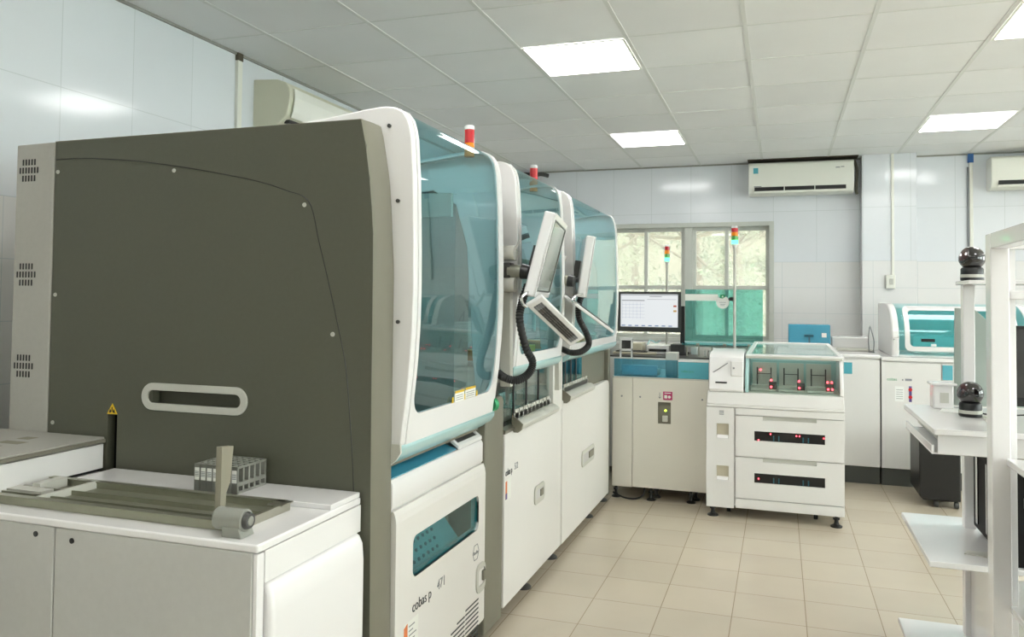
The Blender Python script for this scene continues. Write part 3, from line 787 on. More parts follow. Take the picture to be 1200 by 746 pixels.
# ================================================================== MACHINES 2 AND 3
def module(label, Y0, Y1, zb, zg, YD0, YD1, dzt, loc):
    t = thing('sorter_module', label, 'laboratory machine', loc, 'modules of the sample line')
    hood(t, Y0, Y1, zb, '', near=.03, zglass=zg)
    x, z = prof_at(s_at_z(zb))
    build(MB().prism([(x, zb+.006), (x+.006, zb), (x+.003, zb-.018), (x-.010, zb-.034), (x-.035, zb-.05), (x-.09, zb-.05), (x-.09, zb+.006)], 'y', Y0+.005, Y1), 'hood_sill', M['sill'], t, bevel=.004)
    box('back_casing', M['lightgrey'], t, -2.25, -1.85, Y0+.03, Y1+.1, .05, 1.80)
    return t
m2 = module('middle analyser module of the row, between the nearest and the farthest hooded modules', 3.165, 3.935, 1.055, 1.105, 0, 0, .775, (-1.7, 3.6, 0))
m3 = module('farthest analyser module of the row, next to the window corner, with white rounded lower door', 4.105, 5.36, 1.06, 1.105, 0, 0, .80, (-1.7, 4.7, 0))
XP = -1.092
# ---- module 2 lower part
m = MB().prism([(XP-.03, .055), (XP, .055), (XP, .768), (XP-.004, .775), (XP-.03, .775)], 'y', 3.175, 4.088)
d2 = build(m, 'door', M['doorwhite'], m2, bevel=.003)
def grip(parent, y0, y1, z0, z1, X):
    m = ringprism(MB(), rrect(y0, y1, z0, z1, .025, 6), rrect(y0+.02, y1-.02, z0+.022, z1-.022, .012, 6), 'x', X, X+.006)
    gg = build(m, 'grip', M['lightgrey'], parent, bevel=.001)
    build(MB().box(X+.0005, X+.004, y0+.018, y1-.02, z0+.02, z1-.02), 'grip_dish', M['whitegloss'], gg)
    build(MB().box(X+.004, X+.009, y0+(y1-y0)*.55, y1-.03, z0+.028, z1-.028), 'grip_latch', M['mid'], gg)
grip(d2, 3.60, 3.765, .375, .462, XP)
text('model_name', 'cobas p', .040, (XP+.0006, 3.185, .598), '+x', M['ink'], d2, sx=.72)
text('model_number', '512', .040, (XP+.0006, 3.305, .603), '+x', M['inkgrey'], d2, sx=.8)
st = box('sticker', M['label'], d2, XP, XP+.0008, 3.183, 3.26, .495, .58)
build(MB().box(XP+.0008, XP+.0014, 3.186, 3.206, .50, .575), 'sticker_picture', M['orange'], st)
build(MB().box(XP+.0014, XP+.002, 3.186, 3.206, .50, .525), 'sticker_shape', M['violet'], st)
box('lower_casing', M['greypanel'], m2, -1.84, -1.135, 3.17, 4.09, .09, .765)
# opening above the door: conveyor deck, tube racks, glass pane with rods
box('conveyor_deck', M['darkgrey'], m2, -1.80, -1.12, 3.20, 3.92, .77, .785)
box('opening_back', M['lightgrey'], m2, -1.85, -1.50, 3.20, 3.92, .785, 1.04)
for k, (y0_, mt_) in enumerate(((3.28, 'amber'), (3.42, 'lightgrey'), (3.56, 'sill'), (3.70, 'lightgrey'))):
    rk_ = build(MB().box(-1.40, -1.18, y0_, y0_+.10, .786, .835), 'tube_tray', M[mt_], m2, bevel=.004)
    for a in range(4):
        for b in range(3): build(MB().cyl((-1.36+a*.05, y0_+.02+b*.03, .835), (-1.36+a*.05, y0_+.02+b*.03, .895), .007, .007, 8), 'tube', M['clear'] if k % 2 else M['sill'], rk_)
build(MB().box(-1.112, -1.108, 3.25, 3.90, .785, 1.035), 'partition_glass', M['clear'], m2)
for y in (3.315, 3.50, 3.69): 
    build(MB().cyl((-1.103, y, .785), (-1.103, y, 1.03), .005, .005, 10), 'rod', M['black'], m2)
m = MB(); m.box(XP-.03, XP, 3.925, 4.10, .765, 1.05)
pl = build(m, 'pillar_panel', M['doorwhite'], m2, bevel=.003)
b_ = build(MB().cyl((XP, 3.965, .925), (XP+.001, 3.965, .925), .03, .03, 24), 'round_label', M['label'], pl)
build(MB().prism([(3.953, .905), (3.972, .91), (3.972, .945), (3.957, .94)], 'x', XP+.001, XP+.002), 'label_symbol', M['greenprint'], b_)
def ledge(parent, y0, y1, z):
    """notched metal handle ledge under the opening"""
    m = MB().prism([(XP-.01, z-.025), (XP+.02, z-.038), (XP+.038, z-.026), (XP+.042, z-.008), (XP+.015, z+.010), (XP-.01, z+.010)], 'y', y0, y1)
    l = build(m, 'ledge', M['lightgrey'], parent, bevel=.004)
    m = MB(); nn = 9
    for k in range(nn):
        a = y0+.02+(y1-y0-.04)*k/nn; m.box(XP-.008, XP-.003, a, a+(y1-y0-.04)/nn*.8, z+.01, z+.052)
    m.box(XP-.008, XP-.003, y0+.01, y1-.01, z+.0, z+.036)
    build(m, 'ledge_comb', M['lightgrey'], l)
    m = MB().prism([(XP-.008, z-.042), (XP+.02, z-.042), (XP+.036, z-.030), (XP+.041, z-.005), (XP+.012, z+.018), (XP-.008, z+.03)], 'y', y0-.012, y0-.002)
    build(m, 'ledge_end', M['mid'], l)
ledge(m2, 3.30, 3.90, .808)
m = MB().prism([(XP-.02, .776), (XP+.002, .776), (XP+.004, .79), (XP-.02, .80)], 'y', 3.17, 3.30)
build(m, 'sill_block', M['metal'], m2)
# inside hoods of 2 and 3: deck, coloured tube racks, gantry
for mm_, a, b in ((m2, 3.22, 3.90), (m3, 4.16, 5.30)):
    box('work_deck', M['lightgrey'], mm_, -1.85, -1.13, a, b, 1.05, 1.07)
    L_ = b-a
    for k in range(int(L_/.16)):
        y = a+.04+k*.16
        build(MB().box(-1.38, -1.17, y, y+.12, 1.07, 1.115), 'deck_tray', M[('amber', 'sill', 'lightgrey', 'yellow')[k % 4]], mm_, bevel=.004)
    box('gantry_beam', M['metal'], mm_, -1.50, -1.44, a, b, 1.52, 1.58)
    build(MB().box(-1.52, -1.40, a+L_*.5, a+L_*.5+.10, 1.25, 1.52).cyl((-1.46, a+L_*.5+.05, 1.14), (-1.46, a+L_*.5+.05, 1.25), .012, .012, 12), 'pipetting_head', M['whitegloss'], mm_, bevel=.004)
    build(MB().tube([(-1.45, a+L_*.55, 1.5), (-1.3, a+L_*.35, 1.70), (-1.35, a+L_*.2, 1.72), (-1.6, a+.1, 1.6)], .016, 10), 'cable_chain', M['darkgrey'], mm_, smooth=True)
# ---- module 3 lower part
m = MB().prism([(4.105, .052)]+[(5.315, .052)]+[(5.315-.045+.045*math.cos(t), .762+.045*math.sin(t)) for t in [PI/2*k/6 for k in range(7)]]+[(4.105, .807)], 'x', XP-.06, XP+.002)
d3 = build(m, 'door', M['doorwhite'], m3, bevel=.006, seg=3)
grip(d3, 4.535, 4.85, .368, .462, XP+.002)
box('lower_casing', M['greypanel'], m3, -1.84, -1.16, 4.11, 5.30, .09, .765)
box('opening_panel', M['mid'], m3, -1.16, -1.125, 4.60, 5.32, .80, 1.05)
box('opening_back', M['bluesolid'], m3, -1.40, -1.38, 4.12, 4.60, .93, 1.05)
box('opening_tray', M['sill'], m3, -1.40, -1.13, 4.12, 4.60, .80, .83)
build(MB().box(-1.112, -1.108, 4.11, 4.60, .80, 1.035), 'partition_glass', M['teal'], m3)
for y in (4.20, 4.32, 4.44): build(MB().cyl((-1.103, y, .80), (-1.103, y, 1.03), .004, .004, 8), 'rod', M['darkgrey'], m3)
ledge(m3, 4.13, 4.72, .835)
m = MB().prism([(-1.6, .03), (-1.098, .03), (-1.098, 1.02), (-1.6, 1.02)], 'y', 5.325, 5.385)
build(m, 'end_post', M['mid'], m3, bevel=.004)
# feet of modules 2 and 3
for mm_, ys in ((m2, (3.583, 4.041)), (m3, (4.877, 5.30))):
    for y in ys:
        m = MB().lathe([(.038, 0), (.038, .006), (.030, .013), (.012, .020), (.010, .09)], (-1.135, y, 0), 24)
        build(m, 'foot', M['darkgrey'], mm_, smooth=True)

# signal towers on top of the modules
def tower(x, y, z, h, r, label, colors, pole=None):
    t = thing('signal_tower', label, 'signal light', (x, y, pole if pole is not None else z), 'signal towers')
    if pole is not None:
        build(MB().cyl((x, y, pole), (x, y, z), r*.42, r*.42, 16), 'pole', M['lightgrey'], t, smooth=True)
        build(MB().cyl((x, y, z-.03), (x, y, z), r*.42, r*.95, 16), 'collar', M['whitegloss'], t, smooth=True)
    n = len(colors)
    for k, c in enumerate(colors):
        build(MB().cyl((x, y, z+h*k/n), (x, y, z+h*(k+1)/n-.001), r, r, 24), 'lens', M[c], t, smooth=True)
    build(MB().lathe([(r, 0), (r, .010), (r*.8, .016), (r*.3, .018)], (x, y, z+h), 24), 'cap', M['whitegloss'], t, smooth=True)
tower(-1.17, 2.93, 1.905, .108, .020, 'red and orange signal light on top of the nearest module', ['orangelens', 'redlens'])
tower(-1.20, 3.90, 1.895, .120, .020, 'red and orange signal light on top of the middle module', ['orangelens', 'redlens'])

# ================================================================== monitors on arms, keyboards, hoses
def frame_matrix(o, ax, up):
    ax = Vector(ax).normalized(); up = Vector(up); up = (up-ax*up.dot(ax)).normalized(); n = ax.cross(up)
    return Matrix((ax, up, n)).transposed()       # local x = along width, y = up, z = screen normal
def arm_monitor(label, corner, ax, up, w, h, group):
    R = frame_matrix(None, ax, up)
    t = thing('touch_monitor', label, 'monitor', corner, group, local=True, rot=R)
    th = .045
    build(MB().box(0, w, 0, h, -th, 0), 'casing', M['whitegloss'], t, bevel=.008, seg=3)
    o = ringprism(MB(), rrect(.0, w, .0, h, .012, 3), rrect(.028, w-.028, .028, h-.028, .003, 3), 'z', 0, .004)
    build(o, 'bezel', M['whitegloss'], t, bevel=.001)
    s = build(MB().box(.027, w-.027, .027, h-.027, .0005, .002), 'screen', M['screenoff'], t)
    o = ringprism(MB(), rrect(.024, w-.024, .024, h-.024, .003, 3), rrect(.030, w-.030, .030, h-.030, .003, 3), 'z', .001, .005)
    build(o, 'screen_gasket', M['black'], s)
    build(MB().box(w*.3, w*.7, h*.25, h*.6, -th-.03, -th), 'mount_plate', M['darkgrey'], t, bevel=.003)
    return t
GM = 'touch monitors on arms beside the hoods'
arm_monitor('white touch monitor, its pale screen in view, on the arm of the middle module', (-.925, 3.02, 1.350), (-.17, .98, .0), (.25, 0, .97), .52, .345, GM)
arm_monitor('white touch monitor seen edge-on, on the arm between the middle and far modules', (-.945, 4.0, 1.352), (-.30, .95, 0), (.14, .04, .97), .48, .32, GM)
def post_arm(label, x0, x1, y0, y1, z0, z1, zc, ex, ey, group):
    t = thing('monitor_arm', label, 'monitor arm', ((x0+x1)/2, (y0+y1)/2, z0), group)
    m = MB().prism([(x0, z0), (x1, z0), (x1, z0+.02), (x1-.004, z1), (x0, z1)], 'y', y0, y1)
    build(m, 'post', M['lightgrey'], t, bevel=.003)
    for k, dz in enumerate((.075, -.055)):
        build(MB().box(x0+.0, x1+.012, y0-.012, y1-.006, zc+dz-.03, zc+dz+.03), 'clamp_plate', M['darkgrey'], t, bevel=.002)
        build(MB().cyl((x0+.008, y0-.008, zc+dz), (x1+.02, y0-.008, zc+dz), .030, .030, 20), 'clamp_drum', M['lightgrey'], t, bevel=.002)
    build(MB().box(x0, x1, y0-.02, y1, zc-.028, zc+.035), 'knuckle', M['darkgrey'], t, bevel=.004)
    build(MB().cyl((x1-.01, y0+.005, zc), (x1+.045, y0+.0, zc), .030, .026, 20), 'joint', M['metal'], t, smooth=True)
    build(MB().cyl((x1+.045, y0, zc), (x1+.075, y0, zc-.005), .032, .028, 20), 'joint_cap', M['black'], t, smooth=True)
    build(MB().tube([(x1+.06, y0, zc), (ex-.06, (y0+ey)/2, zc-.0), (ex-.03, ey, zc+.01)], .014, 10), 'arm', M['darkgrey'], t, smooth=True)
    build(MB().cyl((x1+.01, y0-.01, zc+.07), (x1+.035, y0-.01, zc+.125), .004, .004, 10), 'clamp_lever', M['chrome'], t, smooth=True)
    return t
GA = 'grey monitor arm posts on the hood fronts'
post_arm('grey post with black clamp arm between the nearest and middle modules', -1.083, -1.037, 3.075, 3.11, .985, 1.385, 1.455, -.90, 3.17, GA)
post_arm('grey post with black clamp arm between the middle and far modules', -1.135, -1.068, 3.945, 3.995, .880, 1.39, 1.44, -.97, 4.12, GA)
def keyboard(label, corner, ax, side, L, W, group):
    R = frame_matrix(None, ax, side)
    t = thing('tray_keyboard', label, 'keyboard', corner, group, local=True, rot=R)
    build(MB().box(0, L, 0, W, -.016, 0), 'tray', M['whitegloss'], t, bevel=.005)
    for r_ in range(4):
        for c_ in range(10):
            x = .03+c_*(L-.06)/10; y = .018+r_*(W-.036)/4
            build(MB().box(x, x+(L-.06)/10*.84, y, y+(W-.036)/4*.78, 0, .006), 'key', M['darkgrey'] if (c_ not in (0, 9)) else M['inkgrey'], t)
    return t
GK = 'white keyboard trays hanging below the touch monitors'
kb1 = keyboard('white keyboard tray with dark keys under the nearer touch monitor', (-.935, 2.96, 1.315), (.18, .90, -.41), (.065, -.03, .06), .43, .075, GK)
kb2 = keyboard('white keyboard tray seen edge-on under the farther touch monitor', (-.965, 3.88, 1.327), (.215, .924, -.318), (-.79, .35, .5), .49, .12, GK)
def wire(label, pts, name='keyboard_hinge'):
    return tag(build(MB().tube(pts, .006, 8), name, M['chrome'], smooth=True), label, 'hinge')
wire('thin chrome hinge rod holding the nearer keyboard tray', [(-.945, 3.03, 1.375), (-.96, 2.98, 1.352), (-.952, 2.963, 1.325), (-.937, 2.97, 1.312)])
wire('thin chrome hinge rod holding the farther keyboard tray', [(-.96, 3.99, 1.372), (-.985, 3.93, 1.36), (-.985, 3.88, 1.336), (-.965, 3.885, 1.325)])
GH = 'black ribbed cable hoses'
tag(build(MB().tube([(-.975, 3.10, 1.40), (-.985, 3.06, 1.33), (-.985, 3.03, 1.26), (-.965, 3.05, 1.15), (-.945, 3.08, 1.09), (-.955, 3.06, 1.045), (-.99, 3.02, 1.02), (-1.035, 3.0, 1.03), (-1.07, 3.02, 1.045)], .017, 14, ribs=14), 'cable_hose', M['rubber'], smooth=True),
    'thick black ribbed hose looping down beside the nearer touch monitor', 'hose', GH)
tag(build(MB().tube([(-.975, 4.07, 1.39), (-.985, 4.02, 1.32), (-.98, 4.0, 1.25), (-.955, 4.06, 1.17), (-.95, 4.10, 1.11), (-.975, 4.04, 1.075), (-1.02, 4.0, 1.07), (-1.06, 3.99, 1.085), (-1.085, 3.98, 1.095)], .017, 14, ribs=14), 'cable_hose', M['rubber'], smooth=True),
    'thick black ribbed hose looping down beside the farther touch monitor', 'hose', GH)

# ================================================================== connecting cabinet with blue band
c1 = thing('connection_cabinet', 'plain cream cabinet with recessed grey port and magenta label, left of the sorting cart', 'cabinet', (-.78, 5.8, 0))
box('body', M['cream'], c1, -1.085, -.445, 5.415, 6.10, .085, .815)
box('front_panel', M['cream'], c1, -1.085, -.948, 5.40, 5.415, .082, .815, bevel=.003)
m = MB()
px0, px1, pz0, pz1 = -.776, -.690, .519, .664
m.box(-.944, px0, 5.40, 5.415, .086, .815); m.box(px1, -.445, 5.40, 5.415, .086, .815); m.box(px0, px1, 5.40, 5.415, .086, pz0); m.box(px0, px1, 5.40, 5.415, pz1, .815)
fpn = build(m, 'front_panel', M['cream'], c1)
build(MB().box(px0, px1, 5.412, 5.4148, pz0, pz1), 'port_plate', M['mid'], fpn)
build(MB().box(px0+.030, px1-.02, 5.395, 5.412, pz0+.015, pz0+.055), 'port_socket', M['lightgrey'], fpn, bevel=.003)
build(MB().cyl((px0+.05, 5.408, pz0+.088), (px0+.05, 5.413, pz0+.088), .007, .007, 14), 'port_light', M['greenled'], fpn)
lb = build(MB().box(-.741, -.680, 5.3985, 5.40, .680, .735), 'label', M['magenta'], fpn)
build(MB().box(-.733, -.714, 5.3975, 5.3985, .690, .712).cyl((-.700, 5.3975, .700), (-.700, 5.3985, .700), .010, .010, 16).box(-.732, -.69, 5.3975, 5.3985, .722, .728), 'label_pictogram', M['label'], lb)
m = MB(); m.box(-.765, -.762, 5.3985, 5.40, .690, .728); m.prism([(-.775, .700), (-.7635, .686), (-.752, .700), (-.7635, .693)], 'y', 5.3985, 5.40)
build(m, 'arrow_mark', M['inkgrey'], fpn)
m = MB()
for x in (-1.02, -.895, -.485): m.cyl((x, 5.3975, .692), (x, 5.40, .692), .006, .006, 12)
build(m, 'front_screws', M['inkgrey'], fpn)
for x, y in ((-1.065, 5.45), (-.823, 5.43), (-.80, 5.52), (-.56, 5.45), (-.54, 5.54)):
    m = MB().lathe([(.030, 0), (.030, .008), (.014, .016), (.010, .03), (.010, .05), (.018, .05), (.018, .06), (.010, .06), (.010, .088)], (x, y, 0), 20)
    build(m, 'foot', M['black'], c1, smooth=True)
box('deck', M['lightgrey'], c1, -1.085, -.445, 5.40, 6.10, .815, .825)
build(MB().box(-1.075, -.645, 5.405, 5.411, .826, .945), 'band_window', M['blueband'], c1)
build(MB().box(-.643, -.445, 5.403, 5.425, .826, .935), 'band_panel', M['bluesolid'], c1, bevel=.002)
text('model_name', 'cobas pro', .020, (-.622, 5.4025, .868), '-y', M['greenprint'], c1)
build(MB().box(-.645, -.445, 5.405, 5.46, .937, .947), 'band_ledge', M['whitegloss'], c1, bevel=.002)
build(MB().box(-1.03, -.80, 5.50, 5.70, .826, .865).box(-.74, -.66, 5.5, 5.6, .826, .99), 'inner_unit', M['lightgrey'], c1, bevel=.004)
build(MB().box(-1.035, -.79, 5.47, 5.48, .83, .90), 'inner_cover', M['whitegloss'], c1, bevel=.004)
tag(build(MB().tube([(-1.08, 5.42, .035), (-1.0, 5.39, .012), (-.92, 5.38, .012), (-.87, 5.39, .04), (-.865, 5.42, .09)], .006, 8), 'floor_cable', M['black'], smooth=True),
    'thin black cable curling on the floor under the cream cabinet', 'cable')

# ================================================================== deep analyser under the window
ap = thing('window_analyser', 'open-topped white analyser under the window with racks and pipettors', 'laboratory machine', (-.8, 7.0, 0))
box('body', M['white'], ap, -1.75, -.04, 6.18, 7.90, .05, .90)
box('deck', M['darkgrey'], ap, -1.74, -.05, 6.19, 7.85, .90, .912)
box('front_rail', M['lightgrey'], ap, -.70, -.05, 6.34, 6.38, .985, 1.005)
rr = random.Random(4)
for x in (-.69, -.60, -.50, -.42, -.30, -.18, -.10):
    build(MB().cyl((x, 6.37, .912), (x, 6.37, 1.0), .006, .006, 10), 'support_rod', M['metal'], ap, smooth=True)
for k, (x, w_, z0_, z1_) in enumerate(((-.655, .05, .93, .97), (-.47, .055, .955, .99), (-.385, .045, .95, .995), (-.27, .07, .95, .985), (-.17, .07, .94, .975), (-.10, .05, .93, .985))):
    build(MB().box(x-w_/2, x+w_/2, 6.55+.05*(k % 3), 6.65+.05*(k % 3), z0_-.03, z1_), 'reagent_module', M['lightgrey' if k % 2 else 'whitegloss'], ap, bevel=.004)
for k in range(8):
    build(MB().cyl((-.56+.028*k, 6.45, .912), (-.56+.028*k, 6.45, .955), .008, .006, 10), 'nozzle', M['whitegloss'], ap, smooth=True)
build(MB().box(-1.22, -1.05, 6.40, 6.60, .912, 1.0), 'sampler_block', M['beige'], ap, bevel=.004)
build(MB().box(-1.02, -.84, 6.45, 6.70, .912, .985), 'printer_block', M['whitegloss'], ap, bevel=.006)
build(MB().box(-1.00, -.86, 6.44, 6.452, .935, .955), 'printer_slot', M['black'], ap)
build(MB().box(-.825, -.715, 6.42, 6.60, .912, .998), 'control_box', M['darkgrey'], ap, bevel=.004)
build(MB().box(-1.27, -.93, 6.33, 6.41, .915, .93), 'ledge_rail', M['beige'], ap, bevel=.002)
build(MB().tube([(-1.02, 6.5, .985), (-1.0, 6.52, 1.02), (-.96, 6.55, 1.0), (-.92, 6.5, 1.02)], .006, 8), 'tubing', M['sill'], ap, smooth=True)
# frame of the green screen
gs = thing('acrylic_shield', 'green tinted acrylic shield with a round white sticker in front of the window', 'shield', (-.41, 6.31, 1.0))
build(MB().box(-.698, -.122, 6.30, 6.306, 1.02, 1.432), 'pane', M['green'], gs, bevel=.001)
build(MB().box(-.72, -.122, 6.29, 6.34, 1.0, 1.022), 'lower_bar', M['bluecov'], gs, bevel=.002)
build(MB().box(-.70, -.122, 6.29, 6.36, 1.022, 1.032), 'lower_lip', M['sill'], gs, bevel=.001)
build(MB().box(-.698, -.45, 6.296, 6.2995, 1.345, 1.395), 'reflection_strip', M['label'], gs)  # band of reflected light on the pane, built as a white strip
sk = build(MB().cyl((-.415, 6.299, 1.335), (-.415, 6.296, 1.335), .049, .049, 40), 'round_sticker', M['label'], gs)
build(MB().prism([(-.44, 1.368), (-.415, 1.363), (-.392, 1.378), (-.405, 1.395), (-.432, 1.393)], 'y', 6.2935, 6.296), 'sticker_emblem', M['greenprint'], sk)
build(MB().prism([(-.424, 1.372), (-.408, 1.372), (-.416, 1.388)], 'y', 6.292, 6.2935), 'emblem_mark', M['label'], sk)
build(MB().box(-.44, -.39, 6.2935, 6.296, 1.332, 1.335).box(-.435, -.395, 6.2935, 6.296, 1.318, 1.321).box(-.432, -.40, 6.2935, 6.296, 1.308, 1.311), 'sticker_print', M['uigrey'], sk)
for x in (-.60, -.40, -.22): build(MB().box(x-.012, x+.012, 6.285, 6.30, .99, 1.018), 'clip', M['metal'], gs)
# monitor on black stand
mo = thing('wide_monitor', 'black framed widescreen monitor showing a white worklist, before the window', 'monitor', (-1.0, 6.6, .91))
m = ringprism(MB(), rrect(-1.283, -.763, 1.085, 1.415, .004, 3), rrect(-1.258, -.788, 1.125, 1.395, .002, 3), 'y', 6.588, 6.60)
build(m, 'bezel', M['darkgrey'], mo)
sc_ = build(MB().box(-1.259, -.787, 6.594, 6.598, 1.124, 1.396), 'screen', M['screen'], mo)
m = MB()
for k in range(9): m.box(-1.25+k*.0, -1.20+.0*k, 6.5935, 6.594, 1.14, 1.141)
m.box(-1.25, -1.06, 6.5935, 6.594, 1.338, 1.346); m.box(-1.04, -.80, 6.5935, 6.594, 1.350, 1.353); m.box(-1.02, -.92, 6.5935, 6.594, 1.372, 1.378)
m.box(-1.256, -.79, 6.5935, 6.594, 1.385, 1.392)
build(m, 'worklist_header', M['uigrey'], sc_)
m = MB()
for k in range(6): m.box(-1.245+k*.03, -1.244+k*.03, 6.5935, 6.594, 1.19, 1.33)
for k in range(5): m.box(-1.25, -1.06, 6.5935, 6.594, 1.20+k*.027, 1.2012+k*.027)
for k in range(8): m.box(-1.25+k*.055, -1.22+k*.055, 6.5935, 6.594, 1.130, 1.139)
build(m, 'worklist_grid', M['uiblue'], sc_)
build(MB().box(-.825, -.80, 6.5935, 6.594, 1.29, 1.305), 'red_button', M['uired'], sc_)
build(MB().box(-.825, -.80, 6.5935, 6.594, 1.25, 1.265), 'orange_button', M['uiorange'], sc_)
build(MB().box(-1.27, -.775, 6.60, 6.63, 1.10, 1.405), 'back_shell', M['black'], mo, bevel=.01)
m = MB(); m.box(-.770, -.735, 6.605, 6.66, .915, 1.30); m.box(-.80, -.70, 6.58, 6.70, .912, .93)
build(m, 'stand', M['black'], mo, bevel=.003)
kbk = thing('deck_keyboard', 'slim black keyboard lying in front of the widescreen monitor', 'keyboard', (-1.1, 6.36, .93))
build(MB().box(-1.25, -1.0, 6.34, 6.40, .931, .940), 'base', M['darkgrey'], kbk, bevel=.002)
m = MB()
for k in range(12): m.box(-1.242+.0195*k, -1.226+.0195*k, 6.345, 6.395, .940, .943)
build(m, 'keys', M['black'], kbk)
tower(-.325, 6.245, 1.775, .122, .025, 'red, orange and green signal light on the tall pole right of centre in the window', ['greenlit', 'greenlens', 'orangelens', 'redlens'], pole=.912)
build(MB().prism([(-.372, 1.358), (-.360, 1.374), (-.335, 1.374), (-.335, 1.345), (-.360, 1.345)], 'y', 6.225, 6.24), 'pole_clip', M['black'], bpy.data.objects['signal_tower.002'] if 'signal_tower.002' in bpy.data.objects else None)
tower(-.905, 6.80, 1.675, .125, .022, 'smaller red, orange and green signal light on a thin pole above the widescreen monitor', ['greenlit', 'greenlens', 'orangelens', 'redlens'], pole=.912)
# white stand frame at the left end
ws_ = thing('tube_stand', 'small white upright stand with dark openings at the end of the far module', 'stand', (-1.15, 5.9, .825))
m = MB(); m.box(-1.235, -1.225, 5.60, 5.62, .826, 1.07); m.box(-1.155, -1.145, 5.60, 5.62, .826, 1.07); m.box(-1.235, -1.145, 5.60, 5.62, 1.06, 1.08); m.box(-1.235, -1.145, 5.60, 5.62, .985, 1.0)
for v in m.bm.verts: v.co.x += .16
build(m, 'frame', M['whitegloss'], ws_)
build(MB().box(-1.065, -1.0, 5.625, 5.66, 1.0, 1.06), 'head', M['darkgrey'], ws_)
box('base', M['whitegloss'], ws_, -1.075, -.98, 5.59, 5.68, .826, .836)

# ================================================================== sorting cart
sc = thing('sorting_cart', 'cream cart with two glazed drawers, glass-lidded top and left column, right of centre', 'laboratory cart', (-.035, 5.6, 0))
SY = 5.16
box('body', M['white'], sc, -.435, .365, SY+.02, 5.95, .075, .69)
m = MB(); m.box(-.437, .367, SY, 5.95, .683, .700)
m.hexa([(-.437, SY, .70), (.367, SY, .70), (.367, 5.95, .70), (-.437, 5.95, .70), (-.432, SY+.015, .775), (.362, SY+.015, .775), (.362, 5.95, .785), (-.432, 5.95, .785)])
build(m, 'top_tier', M['white'], sc, bevel=.004)
m = MB()
# left column with two ports
X0, X1 = -.437, -.270
prts = [(.487, .580), (.229, .320)]
a = .062
for z0_, z1_ in sorted(prts):
    m.box(X0, X1, SY, SY+.02, a, z0_); m.box(X0, -.376, SY, SY+.02, z0_, z1_); m.box(-.302, X1, SY, SY+.02, z0_, z1_); a = z1_
m.box(X0, X1, SY, SY+.02, a, .68)
lc = build(m, 'left_column', M['white'], sc)
for z0_, z1_ in prts:
    p_ = build(MB().box(-.376, -.302, SY+.016, SY+.0195, z0_, z1_), 'port', M['beige'], lc)
    build(MB().prism([(SY-.006, z0_-.004), (SY+.016, z0_-.004), (SY+.016, z0_+.022), (SY-.006, z0_+.006)], 'x', -.374, -.304), 'port_lip', M['whitegloss'], p_)
build(MB().box(-.36, -.332, SY-.001, SY, .635, .640).box(-.36, -.332, SY-.001, SY, .645, .650).box(-.36, -.332, SY-.001, SY, .655, .660), 'column_mark', M['inkgrey'], lc)
box('upper_strip', M['white'], sc, -.262, .365, SY, SY+.02, .640, .680, bevel=.002)
def drawer(z0, z1, leds):
    hx0, hx1 = -.100, .210
    g0, g1, gz0, gz1 = -.150, .257, z0+.098, z0+.158
    m = MB()
    m.box(-.260, .365, SY, SY+.02, z0, gz0); m.box(-.260, g0, SY, SY+.02, gz0, gz1); m.box(g1, .365, SY, SY+.02, gz0, gz1)
    m.box(-.260, .365, SY, SY+.02, gz1, z1-.022); m.box(-.260, hx0, SY, SY+.02, z1-.022, z1); m.box(hx1, .365, SY, SY+.02, z1-.022, z1)
    d = build(m, 'drawer', M['white'], sc)
    build(MB().box(hx0, hx1, SY+.014, SY+.0195, z1-.022, z1), 'handle_recess', M['lightgrey'], d)
    w_ = build(MB().box(g0, g1, SY+.014, SY+.0195, gz0, gz1), 'drawer_window', M['black'], d)
    for x in (-.04, -.01, .13, .16): build(MB().box(x, x+.007, SY+.011, SY+.014, gz0+.004, gz0+.035), 'tube_glint', M['bluedark'], w_)  # glints on the tubes, built as thin teal slivers
    for x, zz in leds: build(MB().cyl((x, SY+.009, gz0+zz), (x, SY+.014, gz0+zz), .004, .004, 12), 'red_light', M['redled'], w_)
drawer(.387, .635, [(-.055, .045), (.095, .043), (.113, .043), (.25, .038), (-.125, .006)])
drawer(.130, .380, [(-.125, .025)])
box('base_strip', M['white'], sc, -.262, .365, SY, SY+.02, .066, .124, bevel=.002)
for x, y in ((-.400, 5.196), (.320, 5.187), (-.40, 5.90), (.32, 5.90)):
    build(MB().lathe([(.034, 0), (.034, .008), (.016, .018), (.012, .03), (.012, .045), (.020, .045), (.020, .055), (.010, .055), (.010, .075)], (x, y, 0), 20), 'foot', M['black'], sc, smooth=True)
for x in (-.31, .21):
    build(MB().cyl((x-.012, 5.32, .032), (x+.012, 5.32, .032), .032, .032, 20).box(x-.02, x+.02, 5.30, 5.36, .05, .078), 'castor', M['black'], sc, bevel=.002)
